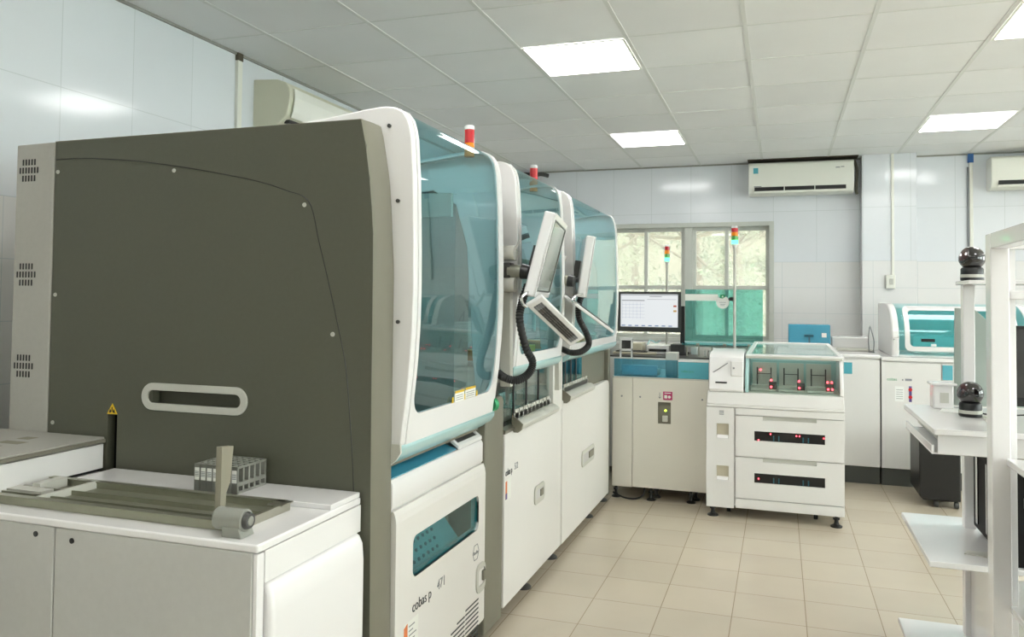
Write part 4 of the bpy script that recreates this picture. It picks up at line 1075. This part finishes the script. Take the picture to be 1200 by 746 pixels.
# top left pod
m = MB().prism([(SY+.02, .775), (SY+.005, .79), (SY+.03, .870), (SY+.045, .990), (SY+.10, 1.015), (SY+.42, 1.025), (SY+.42, .775)], 'x', -.425, -.215)
pd = build(m, 'pod', M['whitegloss'], sc, bevel=.006, seg=3)
build(MB().hexa([(-.385, SY+.0115, .828), (-.315, SY+.0115, .828), (-.315, SY+.02, .828), (-.385, SY+.02, .828), (-.385, SY+.014, .838), (-.315, SY+.014, .838), (-.315, SY+.024, .838), (-.385, SY+.024, .838)]), 'pod_slot', M['black'], pd)
build(MB().box(-.292, -.216, SY+.024, SY+.05, .875, .97), 'pod_box', M['whitegloss'], pd, bevel=.004)
build(MB().cyl((-.274, SY+.018, .925), (-.274, SY+.026, .925), .006, .006, 12), 'pod_button', M['inkgrey'], pd)
build(MB().tube([(-.40, SY+.03, .895), (-.36, SY+.028, .92), (-.31, SY+.03, .955)], .003, 6), 'pod_wire', M['inkgrey'], pd, smooth=True)
# glazed case
CX0, CX1 = -.205, .362
for x in (CX0, CX1-.02):
    m = MB().prism([(SY+.02, .778), (SY+.02, .84), (SY+.10, .985), (SY+.16, 1.0), (SY+.70, 1.03), (SY+.70, .785)], 'x', x, x+.02)
    build(m, 'case_cheek', M['whitegloss'] if x > 0 else M['sill'], sc, bevel=.004)
build(MB().hexa([(CX0+.02, SY+.022, .84), (CX1-.02, SY+.022, .84), (CX1-.02, SY+.026, .84), (CX0+.02, SY+.026, .84), (CX0+.02, SY+.095, .975), (CX1-.02, SY+.095, .975), (CX1-.02, SY+.099, .975), (CX0+.02, SY+.099, .975)]), 'front_pane', M['clear'], sc)
build(MB().box(CX0+.02, CX1-.02, SY+.022, SY+.026, .78, .84), 'front_pane', M['clear'], sc)
m = ringprism(MB(), [(CX0, 0), (CX1+.01, 0), (CX1-.045, 1), (CX0+.035, 1)], [(CX0+.03, .08), (CX1-.02, .08), (CX1-.065, .93), (CX0+.055, .93)], 'z', -.008, .008)
for v in m.bm.verts: v.co = Vector((v.co.x, SY+.09+v.co.y*.62, 1.0+v.co.y*.055+v.co.z))
ld = build(m, 'lid_frame', M['whitegloss'], sc, bevel=.002)
build(MB().quad((CX0+.03, SY+.14, 1.003), (CX1-.02, SY+.14, 1.003), (CX1-.06, SY+.67, 1.052), (CX0+.055, SY+.67, 1.052)), 'lid_glass', M['clear'], ld, solid=.003)
build(MB().box(CX0, CX1, SY+.082, SY+.098, .985, 1.002), 'lid_front_bar', M['lightgrey'], sc, bevel=.003)
box('case_back', M['sill'], sc, CX0+.02, CX1-.02, SY+.40, SY+.41, .785, 1.0)
box('case_floor', M['lightgrey'], sc, CX0+.02, CX1-.02, SY+.03, SY+.40, .776, .786)
for k in range(3):
    x0_ = CX0+.035+k*.165
    box('bay', M['lightgrey'], sc, x0_, x0_+.15, SY+.33, SY+.34, .786, .945)
    for dx in (.03, .115): build(MB().box(x0_+dx-.004, x0_+dx+.004, SY+.30, SY+.31, .80, .915), 'bay_rod', M['black'], sc)
    build(MB().box(x0_+.03, x0_+.115, SY+.31, SY+.316, .872, .877), 'bay_bar', M['darkgrey'], sc)
    build(MB().box(x0_, x0_+.15, SY+.14, SY+.20, .80, .815).box(x0_, x0_+.15, SY+.04, SY+.10, .79, .80), 'bay_shelf', M['lightgrey'], sc)
    build(MB().box(x0_+.105, x0_+.15, SY+.06, SY+.12, .80, .845), 'bay_module', M['darkgrey'], sc, bevel=.003)
    for dx, dy, dz in ((.118, .055, .815), (.118, .13, .85)) if k else ((.118, .055, .815), (.118, .13, .85), (.05, .29, .90)):
        build(MB().cyl((x0_+dx, SY+dy-.004, dz), (x0_+dx, SY+dy, dz), .0065, .0065, 14), 'bay_light', M['redled'], sc)
    if k == 2: build(MB().cyl((x0_+.142, SY+.052, .815), (x0_+.142, SY+.055, .815), .006, .006, 14).cyl((x0_+.142, SY+.126, .85), (x0_+.142, SY+.13, .85), .006, .006, 14), 'bay_light', M['redled'], sc)

# ================================================================== cabinets and analyser on the right
ca = thing('tall_white_cabinet', 'white cabinet on a dark plinth directly right of the sorting cart', 'cabinet', (.38, 6.9, 0), 'white analyser cabinets on dark plinths')
box('plinth', M['plinth'], ca, -.02, .700, 6.50, 7.40, 0, .125)
box('body', M['white'], ca, -.02, .702, 6.50, 7.40, .125, .93)
box('door', M['white'], ca, .12, .702, 6.48, 6.50, .128, .915, bevel=.004)
box('top', M['whitegloss'], ca, -.02, .704, 6.478, 7.40, .93, .955, bevel=.006)
box('blue_inlay', M['bluesolid'], ca, .455, .512, 6.474, 6.48, .81, .895)
cb = thing('hooded_analyser', 'white analyser cabinet with curved blue glass hood, right of the column', 'laboratory machine', (1.2, 6.9, 0), 'white analyser cabinets on dark plinths')
box('plinth', M['plinth'], cb, .712, 1.75, 6.50, 7.40, 0, .125)
box('body', M['white'], cb, .712, 1.75, 6.50, 7.40, .125, .915)
box('door', M['white'], cb, .712, 1.108, 6.48, 6.50, .128, .905, bevel=.003)
box('door', M['white'], cb, 1.112, 1.75, 6.48, 6.50, .128, .905, bevel=.003)
box('top', M['whitegloss'], cb, .710, 1.75, 6.472, 7.40, .915, .945, bevel=.006)
box('blue_inlay', M['bluesolid'], cb, 1.115, 1.18, 6.474, 6.48, .79, .895)
text('model_name', 'cobas', .030, (.748, 6.4795, .772), '-y', M['greenprint'], cb)
build(MB().box(.850, .858, 6.4788, 6.48, .773, .785).box(.870, .915, 6.4788, 6.48, .773, .789), 'grey_mark', M['uigrey'], cb)
n_ = box('notice', M['paper'], cb, .802, .862, 6.4785, 6.48, .62, .73)
m = MB()
for q in range(5): m.box(.810, .855, 6.478, 6.4785, .64+.016*q, .643+.016*q)
build(m, 'notice_print', M['uigrey'], n_)
n_ = box('coloured_strip', M['violet'], cb, .895, .914, 6.4785, 6.48, .62, .735)
build(MB().cyl((.9045, 6.478, .71), (.9045, 6.4785, .71), .013, .013, 16).cyl((.9045, 6.478, .655), (.9045, 6.4785, .655), .013, .013, 16), 'strip_dot', M['redlens'], n_)
# hood: quarter-round front
hp = [(6.50, .945), (6.497, 1.0), (6.497, 1.08)]
for k in range(13):
    t = k/12*PI/2; hp.append((6.497+.40*(1-math.cos(t)), 1.08+.262*math.sin(t)))
hp += [(7.38, 1.345), (7.38, .945)]
build(MB().prism(hp, 'x', .785, .835), 'hood_cheek', M['whitegloss'], cb, bevel=.01, seg=3)
build(MB().prism(hp, 'x', 1.66, 1.71), 'hood_cheek', M['whitegloss'], cb, bevel=.01, seg=3)
front = hp[1:-1]
def hood4(x0, x1, off, mat, name, i0=0, i1=None, parent=cb):
    pts = front[i0:i1]
    m = MB().strip([[(x0, y-off, z+off*.3), (x1, y-off, z+off*.3)] for y, z in pts])
    return build(m, name, mat, parent, smooth=True)
hood4(.835, 1.66, -.012, M['bluecov'], 'hood_glass')
box('hood_interior', M['white'], cb, .84, 1.65, 6.95, 6.96, .95, 1.30)
box('hood_deck', M['white'], cb, .84, 1.65, 6.53, 6.95, .946, .96)
box('inner_block', M['white'], cb, .95, 1.25, 6.70, 6.90, .96, 1.10, bevel=.01)
# white lift-up window frame following the curve
def hz(z):
    for (y0_, z0_), (y1_, z1_) in zip(front, front[1:]):
        if z0_ <= z <= z1_: return lerp(y0_, y1_, (z-z0_)/(z1_-z0_+1e-9))
    return 6.5
o_ = rrect(.872, 1.60, .988, 1.318, .04, 8); i_ = rrect(.905, 1.565, 1.022, 1.285, .028, 8)
def dens(p, k=6):
    q = []
    for a, b in zip(p, p[1:]+p[:1]):
        for s in range(k): q.append((lerp(a[0], b[0], s/k), lerp(a[1], b[1], s/k)))
    return q
o_, i_ = dens(o_), dens(i_)
rows = [[(x, hz(z)-d, z+dz) for x, z in pl] for pl, d, dz in ((o_, .002, .0), (i_, .002, .0), (i_, .016, .004), (o_, .016, .004))]
m = MB(); m.strip(rows+[rows[0]], closed=True)
lf = build(m, 'lid_frame', M['whitegloss'], cb, smooth=True)
rows = []
for k in range(13):
    z = 1.02+(1.288-1.02)*k/12; rows.append([(.90, hz(z)-.006, z), (1.57, hz(z)-.006, z)])
build(MB().strip(rows), 'lid_glass', M['bluecov'], lf, smooth=True)
build(MB().box(.975, 1.065, 6.455, 6.475, 1.062, 1.085), 'lid_handle', M['black'], lf, bevel=.003)
build(MB().box(1.04, 1.075, 6.462, 6.484, 1.030, 1.048), 'lid_tab', M['whitegloss'], lf, bevel=.003)
# blue covered unit behind the cart and white ledge unit
iu = thing('blue_covered_unit', 'small unit with blue acrylic cover behind the sorting cart, before the back wall', 'laboratory device', (.23, 7.05, .955))
m = MB().prism([(7.0, .985), (7.05, 1.158), (7.28, 1.158), (7.28, .985)], 'x', .066, .392)
build(m, 'cover', M['blueshell'], iu, bevel=.008)
box('base', M['whitegloss'], iu, .062, .396, 6.99, 7.29, .956, .988, bevel=.003)
build(MB().prism([(6.9925, .994), (6.996, .994), (7.014, 1.06), (7.0105, 1.06)], 'x', .222, .236).box(.19, .262, 7.010, 7.022, 1.055, 1.075), 'inner_arm', M['bluedark'], iu)
build(MB().hexa([(.325, 7.014, 1.055), (.362, 7.014, 1.055), (.362, 7.02, 1.055), (.325, 7.02, 1.055), (.325, 7.025, 1.09), (.362, 7.025, 1.09), (.362, 7.03, 1.09), (.325, 7.03, 1.09)]), 'sticker', M['label'], iu)
lu = thing('white_ledge_unit', 'low white ledge unit with thin tubes, between the blue covered unit and the hooded analyser', 'laboratory device', (.55, 7.1, .955))
build(MB().box(.405, .69, 7.05, 7.35, .956, 1.06), 'housing', M['whitegloss'], lu, bevel=.008)
build(MB().box(.42, .69, 6.90, 7.045, .956, .975), 'tray', M['lightgrey'], lu, bevel=.003)
build(MB().tube([(.66, 6.80, .956), (.655, 6.80, 1.06), (.665, 6.82, 1.15)], .004, 8).tube([(.69, 6.80, .956), (.695, 6.80, 1.04), (.68, 6.82, 1.12), (.67, 6.84, 1.16)], .004, 8).tube([(.655, 6.79, .96), (.675, 6.77, .963), (.695, 6.79, .96)], .004, 8), 'tubing', M['inkgrey'], lu, smooth=True)
# black rolling box on the floor
bx = thing('black_rolling_box', 'black box on a castor standing on the floor before the hooded analyser', 'box', (.98, 5.98, 0))
m = MB().prism([(.875, .07), (.90, .045), (1.12, .045), (1.12, .47), (.875, .47)], 'y', 5.90, 6.30)
build(m, 'case', M['black'], bx, bevel=.01)
build(MB().cyl((.965, 5.93, .022), (.99, 5.93, .022), .022, .022, 18), 'castor', M['darkgrey'], bx, bevel=.002)
build(MB().cyl((1.085, 5.93, .022), (1.11, 5.93, .022), .022, .022, 18).cyl((1.0, 6.25, .022), (1.025, 6.25, .022), .022, .022, 18), 'castor', M['darkgrey'], bx, bevel=.002)
build(MB().box(.965, .99, 5.925, 5.935, .022, .05), 'castor_fork', M['metal'], bx)

# ================================================================== scanning workstation (white metal rack)
ws = thing('scanner_workstation', 'white metal workstation rack with desk top, drawer tray and lower shelves at the right', 'workstation', (.8, 3.3, 0))
DX0 = .478
build(MB().box(DX0, 1.25, 2.925, 3.60, .912, .932), 'desk_top', M['whitegloss'], ws, bevel=.003)
build(MB().box(.492, 1.25, 2.945, 2.958, .848, .912), 'apron', M['whitegloss'], ws, bevel=.002)
build(MB().box(.53, .545, 3.0, 3.60, .86, .912), 'tray_guide', M['lightgrey'], ws)
m = MB(); m.box(.474, .70, 2.950, 3.52, .846, .852); m.box(.474, .482, 2.950, 3.52, .852, .876)
for v in m.bm.verts: v.co.z += 0
build(m, 'pull_out_tray', M['whitegloss'], ws, bevel=.002)
build(MB().box(.474, 1.25, 3.0, 3.655, .462, .482), 'shelf', M['whitegloss'], ws, bevel=.003)
build(MB().box(.452, 1.25, 2.95, 3.59, .055, .075), 'shelf', M['whitegloss'], ws, bevel=.003)
build(MB().box(.672, .712, 3.48, 3.53, .0, 1.415), 'post', M['whitegloss'], ws, bevel=.003)
build(MB().box(.660, 1.25, 3.32, 3.56, 1.415, 1.430), 'top_shelf', M['whitegloss'], ws, bevel=.003)
build(MB().box(.69, .71, 3.00, 3.48, .075, .462), 'side_panel', M['whitegloss'], ws, bevel=.002)
build(MB().box(1.20, 1.25, 3.48, 3.53, .0, 1.415), 'post', M['whitegloss'], ws, bevel=.003)
build(MB().box(.66, .70, 2.97, 3.01, 0, .055), 'foot', M['whitegloss'], ws)
# grey slanted shield behind
build(MB().prism([(.655, .94), (.660, 1.325), (.725, 1.325), (.80, 1.25), (.95, 1.20), (.95, .94)], 'y', 3.57, 3.585), 'privacy_shield', M['screenback'], ws, bevel=.002)
# near rack frame
nr = thing('steel_rack', 'white steel rack frame with a tall near post at the right edge', 'rack', (.8, 2.3, 0))
m = MB(); m.box(.572, .620, 2.60, 2.66, 0, 1.545)
build(m, 'post', M['whitegloss'], nr, bevel=.003)
build(MB().box(.618, .648, 2.655, 2.668, 0, 1.53), 'post_flange', M['whitegloss'], nr, bevel=.001)
build(MB().box(.572, .618, 1.0, 2.60, 1.500, 1.545), 'top_beam', M['whitegloss'], nr, bevel=.003)
build(MB().box(.618, 1.3, 2.62, 2.66, 1.500, 1.545), 'top_beam', M['whitegloss'], nr, bevel=.003)
build(MB().box(.620, 1.3, 2.60, 2.65, 1.355, 1.38), 'crossbar', M['whitegloss'], nr, bevel=.003)
build(MB().box(.608, 1.3, 1.9, 2.60, .885, .905), 'shelf', M['whitegloss'], nr, bevel=.003)
build(MB().box(.615, 1.3, 2.0, 2.60, .475, .495), 'shelf', M['whitegloss'], nr, bevel=.003)
build(MB().box(.60, 1.3, 1.95, 2.60, .125, .145), 'shelf', M['whitegloss'], nr, bevel=.003)
# dark devices stacked just inside the right edge
dv = thing('dark_monitor', 'dark screen standing behind the steel rack, at the right edge', 'monitor', (.80, 3.0, .932))
build(MB().box(.742, 1.1, 3.08, 3.10, 1.0, 1.27), 'panel', M['black'], dv, bevel=.003)
build(MB().box(.744, 1.09, 3.077, 3.08, 1.03, 1.26), 'screen', M['blackgloss'], dv)
build(MB().box(.88, .94, 3.10, 3.13, .95, 1.12).box(.80, 1.02, 3.04, 3.18, .932, .944), 'stand', M['black'], dv, bevel=.002)

def scanner(label, x, y, z, r, group, squash=1.):
    t = thing('barcode_scanner', label, 'barcode scanner', (x, y, z), group)
    build(MB().lathe([(r*.92, 0), (r, .003), (r*1.0, .012)], (x, y, z), 36), 'base', M['black'], t, smooth=True)
    build(MB().lathe([(r*1.01, .0), (r*1.02, .006), (r*1.0, .012)], (x, y, z+.012), 36), 'base_ring', M['lightgrey'], t, smooth=True)
    build(MB().lathe([(r*.97, 0), (r*.98, .020), (r*.90, .026), (r*.62, .030)], (x, y, z+.024), 36), 'collar', M['black'], t, smooth=True)
    m = MB(); n, k = 40, 24; R_ = r*1.16
    prof = []
    for i in range(k+1):
        a = -PI/2+PI*i/k
        prof.append((max(.0006, R_*math.cos(a)), R_*.98*math.sin(a)))
    m.lathe(prof, (0, 0, 0), n)
    # flat tilted reading face on the left
    for v in m.bm.verts:
        d = -v.co.x*.86 - v.co.y*.36 + v.co.z*.36
        lim = R_*.76
        if d > lim:
            e = d-lim; v.co.x += e*.86; v.co.y += e*.36; v.co.z -= e*.36
        v.co += Vector((x, y, z+.046+R_*.86))
    h = build(m, 'head', M['blackgloss'], t, smooth=True)
    c = Vector((x, y, z+.046+R_*.86)); nv = Vector((-.86, -.36, .36)).normalized()
    build(MB().cyl(c+nv*(R_*.75), c+nv*(R_*.77), R_*.56, R_*.52, 30), 'reading_window', pmat('dark_red_window', (70, 18, 22), .05, coat=1.), h, smooth=True)
GS = 'black dome barcode scanners'
scanner('black dome barcode scanner on the desk top of the workstation', .658, 3.30, .932, .038, GS)
scanner('black dome barcode scanner on the high shelf of the workstation', .697, 3.45, 1.430, .040, GS)
tag(build(MB().tube([(.695, 3.30, .945), (.73, 3.31, .940), (.78, 3.33, .938), (.9, 3.4, .938)], .003, 6), 'scanner_cable', M['black'], smooth=True), 'thin black cable trailing from the desk barcode scanner', 'cable')
# papers, card, small white device
m = MB().hexa([(.575, 3.40, .932), (.70, 3.36, .932), (.74, 3.50, .932), (.61, 3.54, .932), (.575, 3.40, .9335), (.70, 3.36, .9335), (.74, 3.50, .9335), (.61, 3.54, .9335)])
tag(build(m, 'paper_sheet', M['paper']), 'white sheet of paper lying on the desk around the scanner', 'paper')
t = thing('printed_card', 'pale green printed card on the desk beside the near post', 'card', (.70, 3.22, .932))
build(MB().hexa([(.675, 3.10, .932), (.74, 3.10, .932), (.75, 3.33, .932), (.695, 3.33, .932), (.675, 3.10, .934), (.74, 3.10, .934), (.75, 3.33, .934), (.695, 3.33, .934)]), 'card', M['label'], t)
build(MB().box(.702, .735, 3.13, 3.30, .934, .9345), 'card_print', pmat('pale_green', (196, 210, 176), .6), t)
t = thing('label_printer', 'small white box device standing on the far edge of the desk', 'printer', (.605, 3.53, .932))
build(MB().box(.568, .640, 3.49, 3.57, .932, 1.025), 'body', M['whitegloss'], t, bevel=.005)
build(MB().box(.592, .622, 3.4885, 3.49, .955, .995), 'grille', M['lightgrey'], t)
build(MB().box(.56, .65, 3.48, 3.58, 1.022, 1.032), 'lid', M['whitegloss'], t, bevel=.003)
# PC towers leaning on the shelf
def pc(label, x0, y0, z0, w_, d_, h_, group, name='computer_tower'):
    t = thing(name, label, 'computer', (x0+w_/2, y0+d_/2, z0), group)
    build(MB().prism([(x0, z0+.03), (x0+.03, z0), (x0+w_, z0), (x0+w_, z0+h_), (x0+.02, z0+h_), (x0, z0+h_-.02)], 'y', y0, y0+d_), 'case', M['matblack'], t, bevel=.005)
    build(MB().box(x0-.004, x0+.001, y0+.03, y0+.05, z0+.05, z0+h_-.03).box(x0-.004, x0+.001, y0+d_*.45, y0+d_*.45+.02, z0+.05, z0+h_-.03).box(x0-.004, x0+.001, y0+d_*.8, y0+d_*.8+.03, z0+.05, z0+h_-.03), 'side_rib', M['blackgloss'], t, bevel=.001)
    build(MB().box(x0+.014, x0+.020, y0-.004, y0, z0+.05, z0+h_-.03).box(x0+.032, x0+.036, y0-.004, y0, z0+.03, z0+h_-.02), 'front_rib', M['darkgrey'], t)
    build(MB().box(x0+w_-.022, x0+w_-.006, y0-.005, y0, z0+h_*.60, z0+h_*.70).box(x0+w_-.020, x0+w_-.008, y0-.005, y0, z0+h_*.80, z0+h_*.88), 'drive_label', M['lightgrey'], t)
    return t
pc('black computer tower on the middle shelf of the workstation, behind the near post', .692, 3.02, .482, .085, .41, .325, 'black computer towers')
pc('second black computer tower on the middle shelf, right of the first', .80, 3.02, .482, .09, .36, .33, 'black computer towers')
pc('black computer tower on the near rack lower shelf, at the right edge', .655, 2.2, .495, .12, .35, .34, 'black computer towers')
# plastic bin below the shelf
t = thing('plastic_bin', 'pale plastic bin on the bottom shelf of the workstation', 'bin', (.85, 3.2, .075))
m = MB().hexa([(.725, 3.10, .076), (.92, 3.10, .076), (.92, 3.42, .076), (.725, 3.42, .076), (.715, 3.08, .30), (.94, 3.08, .30), (.94, 3.44, .30), (.715, 3.44, .30)])
build(m, 'tub', M['lightgrey'], t, bevel=.015, seg=3)
build(MB().box(.71, .945, 3.07, 3.45, .30, .315), 'lid', M['whitegloss'], t, bevel=.005)
# crumpled note on the shelf
tag(build(MB().hexa([(.60, 3.12, .482), (.67, 3.10, .482), (.69, 3.15, .482), (.62, 3.17, .482), (.60, 3.12, .486), (.67, 3.10, .485), (.69, 3.15, .489), (.62, 3.17, .484)]), 'paper_slip', M['lightgrey']), 'small grey paper slip lying on the middle shelf', 'paper')

# ================================================================== air conditioners, conduits
def ac(label, x0, x1, y, z0, z1, d, mat, louver=True):
    """wall unit on the back wall, front faces -Y"""
    t = thing('air_conditioner', label, 'air conditioner', ((x0+x1)/2, y, z0), 'wall air conditioners')
    yf = y-d
    m = MB().prism([(y, z0+.02), (y, z1), (yf+.02, z1), (yf, z1-.02), (yf, z0+.07), (yf+.03, z0+.015), (yf+.07, z0), (y-.02, z0)], 'x', x0, x1)
    b = build(m, 'body', mat, t, bevel=.008, seg=3)
    build(MB().hexa([(x0+.055, yf-.002, z0+.035), (x1-.07, yf-.002, z0+.035), (x1-.07, yf+.02, z0+.03), (x0+.055, yf+.02, z0+.03), (x0+.055, yf-.002, z0+.072), (x1-.07, yf-.002, z0+.072), (x1-.07, yf+.02, z0+.072), (x0+.055, yf+.02, z0+.072)]), 'air_slot', M['black'], t)
    build(MB().box(x0+.05, x1-.06, yf-.008, yf+.01, z0+.012, z0+.034), 'louver', mat, t, bevel=.003)
    for k in range(1, 3): build(MB().box(lerp(x0+.055, x1-.07, k/3)-.004, lerp(x0+.055, x1-.07, k/3)+.004, yf-.004, yf, z0+.03, z0+.072), 'vane', mat, t)
    return t
a1 = ac('white wall air conditioner above the right of the window, beside the column', -.290, .660, YB, 2.380, 2.690, .20, M['acwhite'])
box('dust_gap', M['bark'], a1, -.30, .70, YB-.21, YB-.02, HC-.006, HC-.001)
build(MB().box(-.245, -.20, YB-.203, YB-.2, 2.585, 2.64), 'energy_label', M['bluesolid'], a1)
build(MB().box(.50, .538, YB-.2015, YB-.2, 2.614, 2.622).box(.545, .575, YB-.2015, YB-.2, 2.619, 2.626), 'grey_mark', M['inkgrey'], a1)
build(MB().box(-.24, -.17, YB-.2015, YB-.2, 2.455, 2.462), 'small_print', M['uigrey'], a1)
ac('white wall air conditioner cut off at the right edge of the photo', 1.790, 2.70, YB, 2.37, 2.66, .20, M['acwhite'])
# on the left wall, front faces +X
t = thing('air_conditioner', 'ivory air conditioner on the left wall above the dark panel', 'air conditioner', (XL, 4.35, 2.34), 'wall air conditioners')
m = MB().prism([(XL-.003, 2.34), (XL-.003, 2.615), (XL+.16, 2.605), (XL+.215, 2.585), (XL+.245, 2.55), (XL+.25, 2.51), (XL+.245, 2.46), (XL+.225, 2.39), (XL+.16, 2.335)], 'y', 3.915, 4.85)
build(m, 'body', M['acold'], t, bevel=.004, seg=2)
m = MB().strip([[(XL+.252, 3.95, 2.55), (XL+.252, 4.82, 2.55)], [(XL+.259, 3.95, 2.50), (XL+.259, 4.82, 2.50)], [(XL+.247, 3.95, 2.42), (XL+.247, 4.82, 2.42)], [(XL+.233, 3.95, 2.385), (XL+.233, 4.82, 2.385)]])
build(m, 'front_cover', M['acwhite'], t, solid=.006)
build(MB().box(XL+.19, XL+.225, 3.95, 4.8, 2.352, 2.372), 'air_slot', M['black'], t)
# far one in the corner
t = thing('air_conditioner', 'grey air conditioner end high in the far left corner under the ceiling', 'air conditioner', (XL, 7.6, 2.42), 'wall air conditioners')
build(MB().prism([(XL-.001, 2.44), (XL-.001, 2.70), (XL+.19, 2.69), (XL+.22, 2.62), (XL+.20, 2.48), (XL+.14, 2.43)], 'y', 6.9, 7.8), 'body', M['acold'], t, bevel=.01)
build(MB().box(XL+.12, XL+.205, 6.95, 7.75, 2.445, 2.47), 'air_slot', M['black'], t)
tag(build(MB().tube([(XL+.1, 8.05, 2.66), (-2.62, 8.12, 2.67), (-2.52, 8.16, 2.66)], .035, 12).tube([(-2.52, 8.12, 2.64), (-2.44, 8.14, 2.68), (-2.36, 8.2, 2.67)], .022, 10), 'pipe_bundle', M['darkgrey'], smooth=True), 'dark pipe bundle in the far left corner under the ceiling', 'pipe')
tag(build(MB().box(XL, XL+.02, 3.745, 3.785, .5, 2.70), 'wall_conduit', M['acwhite'], bevel=.002), 'white conduit running up the left wall before the ivory air conditioner', 'conduit')
tag(build(MB().box(XL, XL+.022, 3.742, 3.788, 2.68, 2.724), 'pipe_clip', M['bark'], bevel=.002), 'small brown fitting at the top of the left wall conduit', 'fitting')
cd = thing('column_conduit', 'white conduit on the column ending in a small switch box', 'conduit', (.985, 8.08, 1.47))
build(MB().box(.975, .998, 8.066, 8.08, 1.60, 2.722), 'channel', M['acwhite'], cd, bevel=.002)
sb_ = build(MB().box(.925, 1.005, 8.045, 8.08, 1.475, 1.60), 'switch_box', M['acwhite'], cd, bevel=.005)
build(MB().box(.955, .985, 8.040, 8.046, 1.51, 1.565), 'rocker', M['lightgrey'], sb_)
cd = thing('wall_conduit', 'thin pipe with blue tape on the back wall left of the cut-off air conditioner', 'conduit', (1.66, 8.25, 1.6))
build(MB().box(1.652, 1.68, YB-.02, YB, 1.6, 2.724), 'channel', M['acwhite'], cd, bevel=.002)
build(MB().cyl((1.640, YB-.012, 1.6), (1.640, YB-.012, 2.6), .008, .008, 10), 'pipe', M['inkgrey'], cd)
build(MB().box(1.640, 1.685, YB-.03, YB-.0, 2.64, 2.72), 'blue_tape', pmat('blue_tape', (40, 96, 160), .5), cd)
# dirty gap box beside the AC (pipes)
tag(build(MB().tube([(.675, YB-.05, 2.70), (.695, YB-.06, 2.60), (.69, YB-.05, 2.42), (.70, YB-.04, 2.38)], .014, 10), 'refrigerant_pipe', M['mid'], smooth=True), 'thin pipe dropping between the air conditioner and the column', 'pipe')

# ================================================================== world, camera, view
wd = bpy.data.worlds.new('world'); S.world = wd; wd.use_nodes = True
nt = wd.node_tree; nt.nodes.clear()
o = nt.nodes.new('ShaderNodeOutputWorld'); b = nt.nodes.new('ShaderNodeBackground')
b.inputs['Color'].default_value = (1.0, .985, .98, 1); b.inputs['Strength'].default_value = 6.0
nt.links.new(b.outputs[0], o.inputs[0])
yaw, pitch, roll, f_px, cyp = .3246, .0312, .0103, 933.57, 321.23
fw = Vector((-math.sin(yaw)*math.cos(pitch), math.cos(yaw)*math.cos(pitch), math.sin(pitch)))
r0 = Vector((math.cos(yaw), math.sin(yaw), 0)); u0 = r0.cross(fw)
rr_ = math.cos(roll)*r0+math.sin(roll)*u0; uu = -math.sin(roll)*r0+math.cos(roll)*u0
cam = bpy.data.cameras.new('camera'); co = bpy.data.objects.new('camera', cam); COL.objects.link(co)
co.matrix_world = Matrix.Translation((0, 0, CAMZ)) @ Matrix((rr_, uu, -fw)).transposed().to_4x4()
cam.sensor_fit = 'HORIZONTAL'; cam.sensor_width = 36; cam.lens = f_px*36/1200
cam.shift_y = -(373-cyp)/1200
cam.clip_start = .05; cam.clip_end = 200
S.camera = co
S.view_settings.view_transform = 'Standard'; S.view_settings.look = 'None'
S.view_settings.gamma = 1; S.view_settings.use_curve_mapping = False
S.view_settings.exposure = 1.1
S.cycles.max_bounces = 10; S.cycles.transparent_max_bounces = 24; S.cycles.glossy_bounces = 5
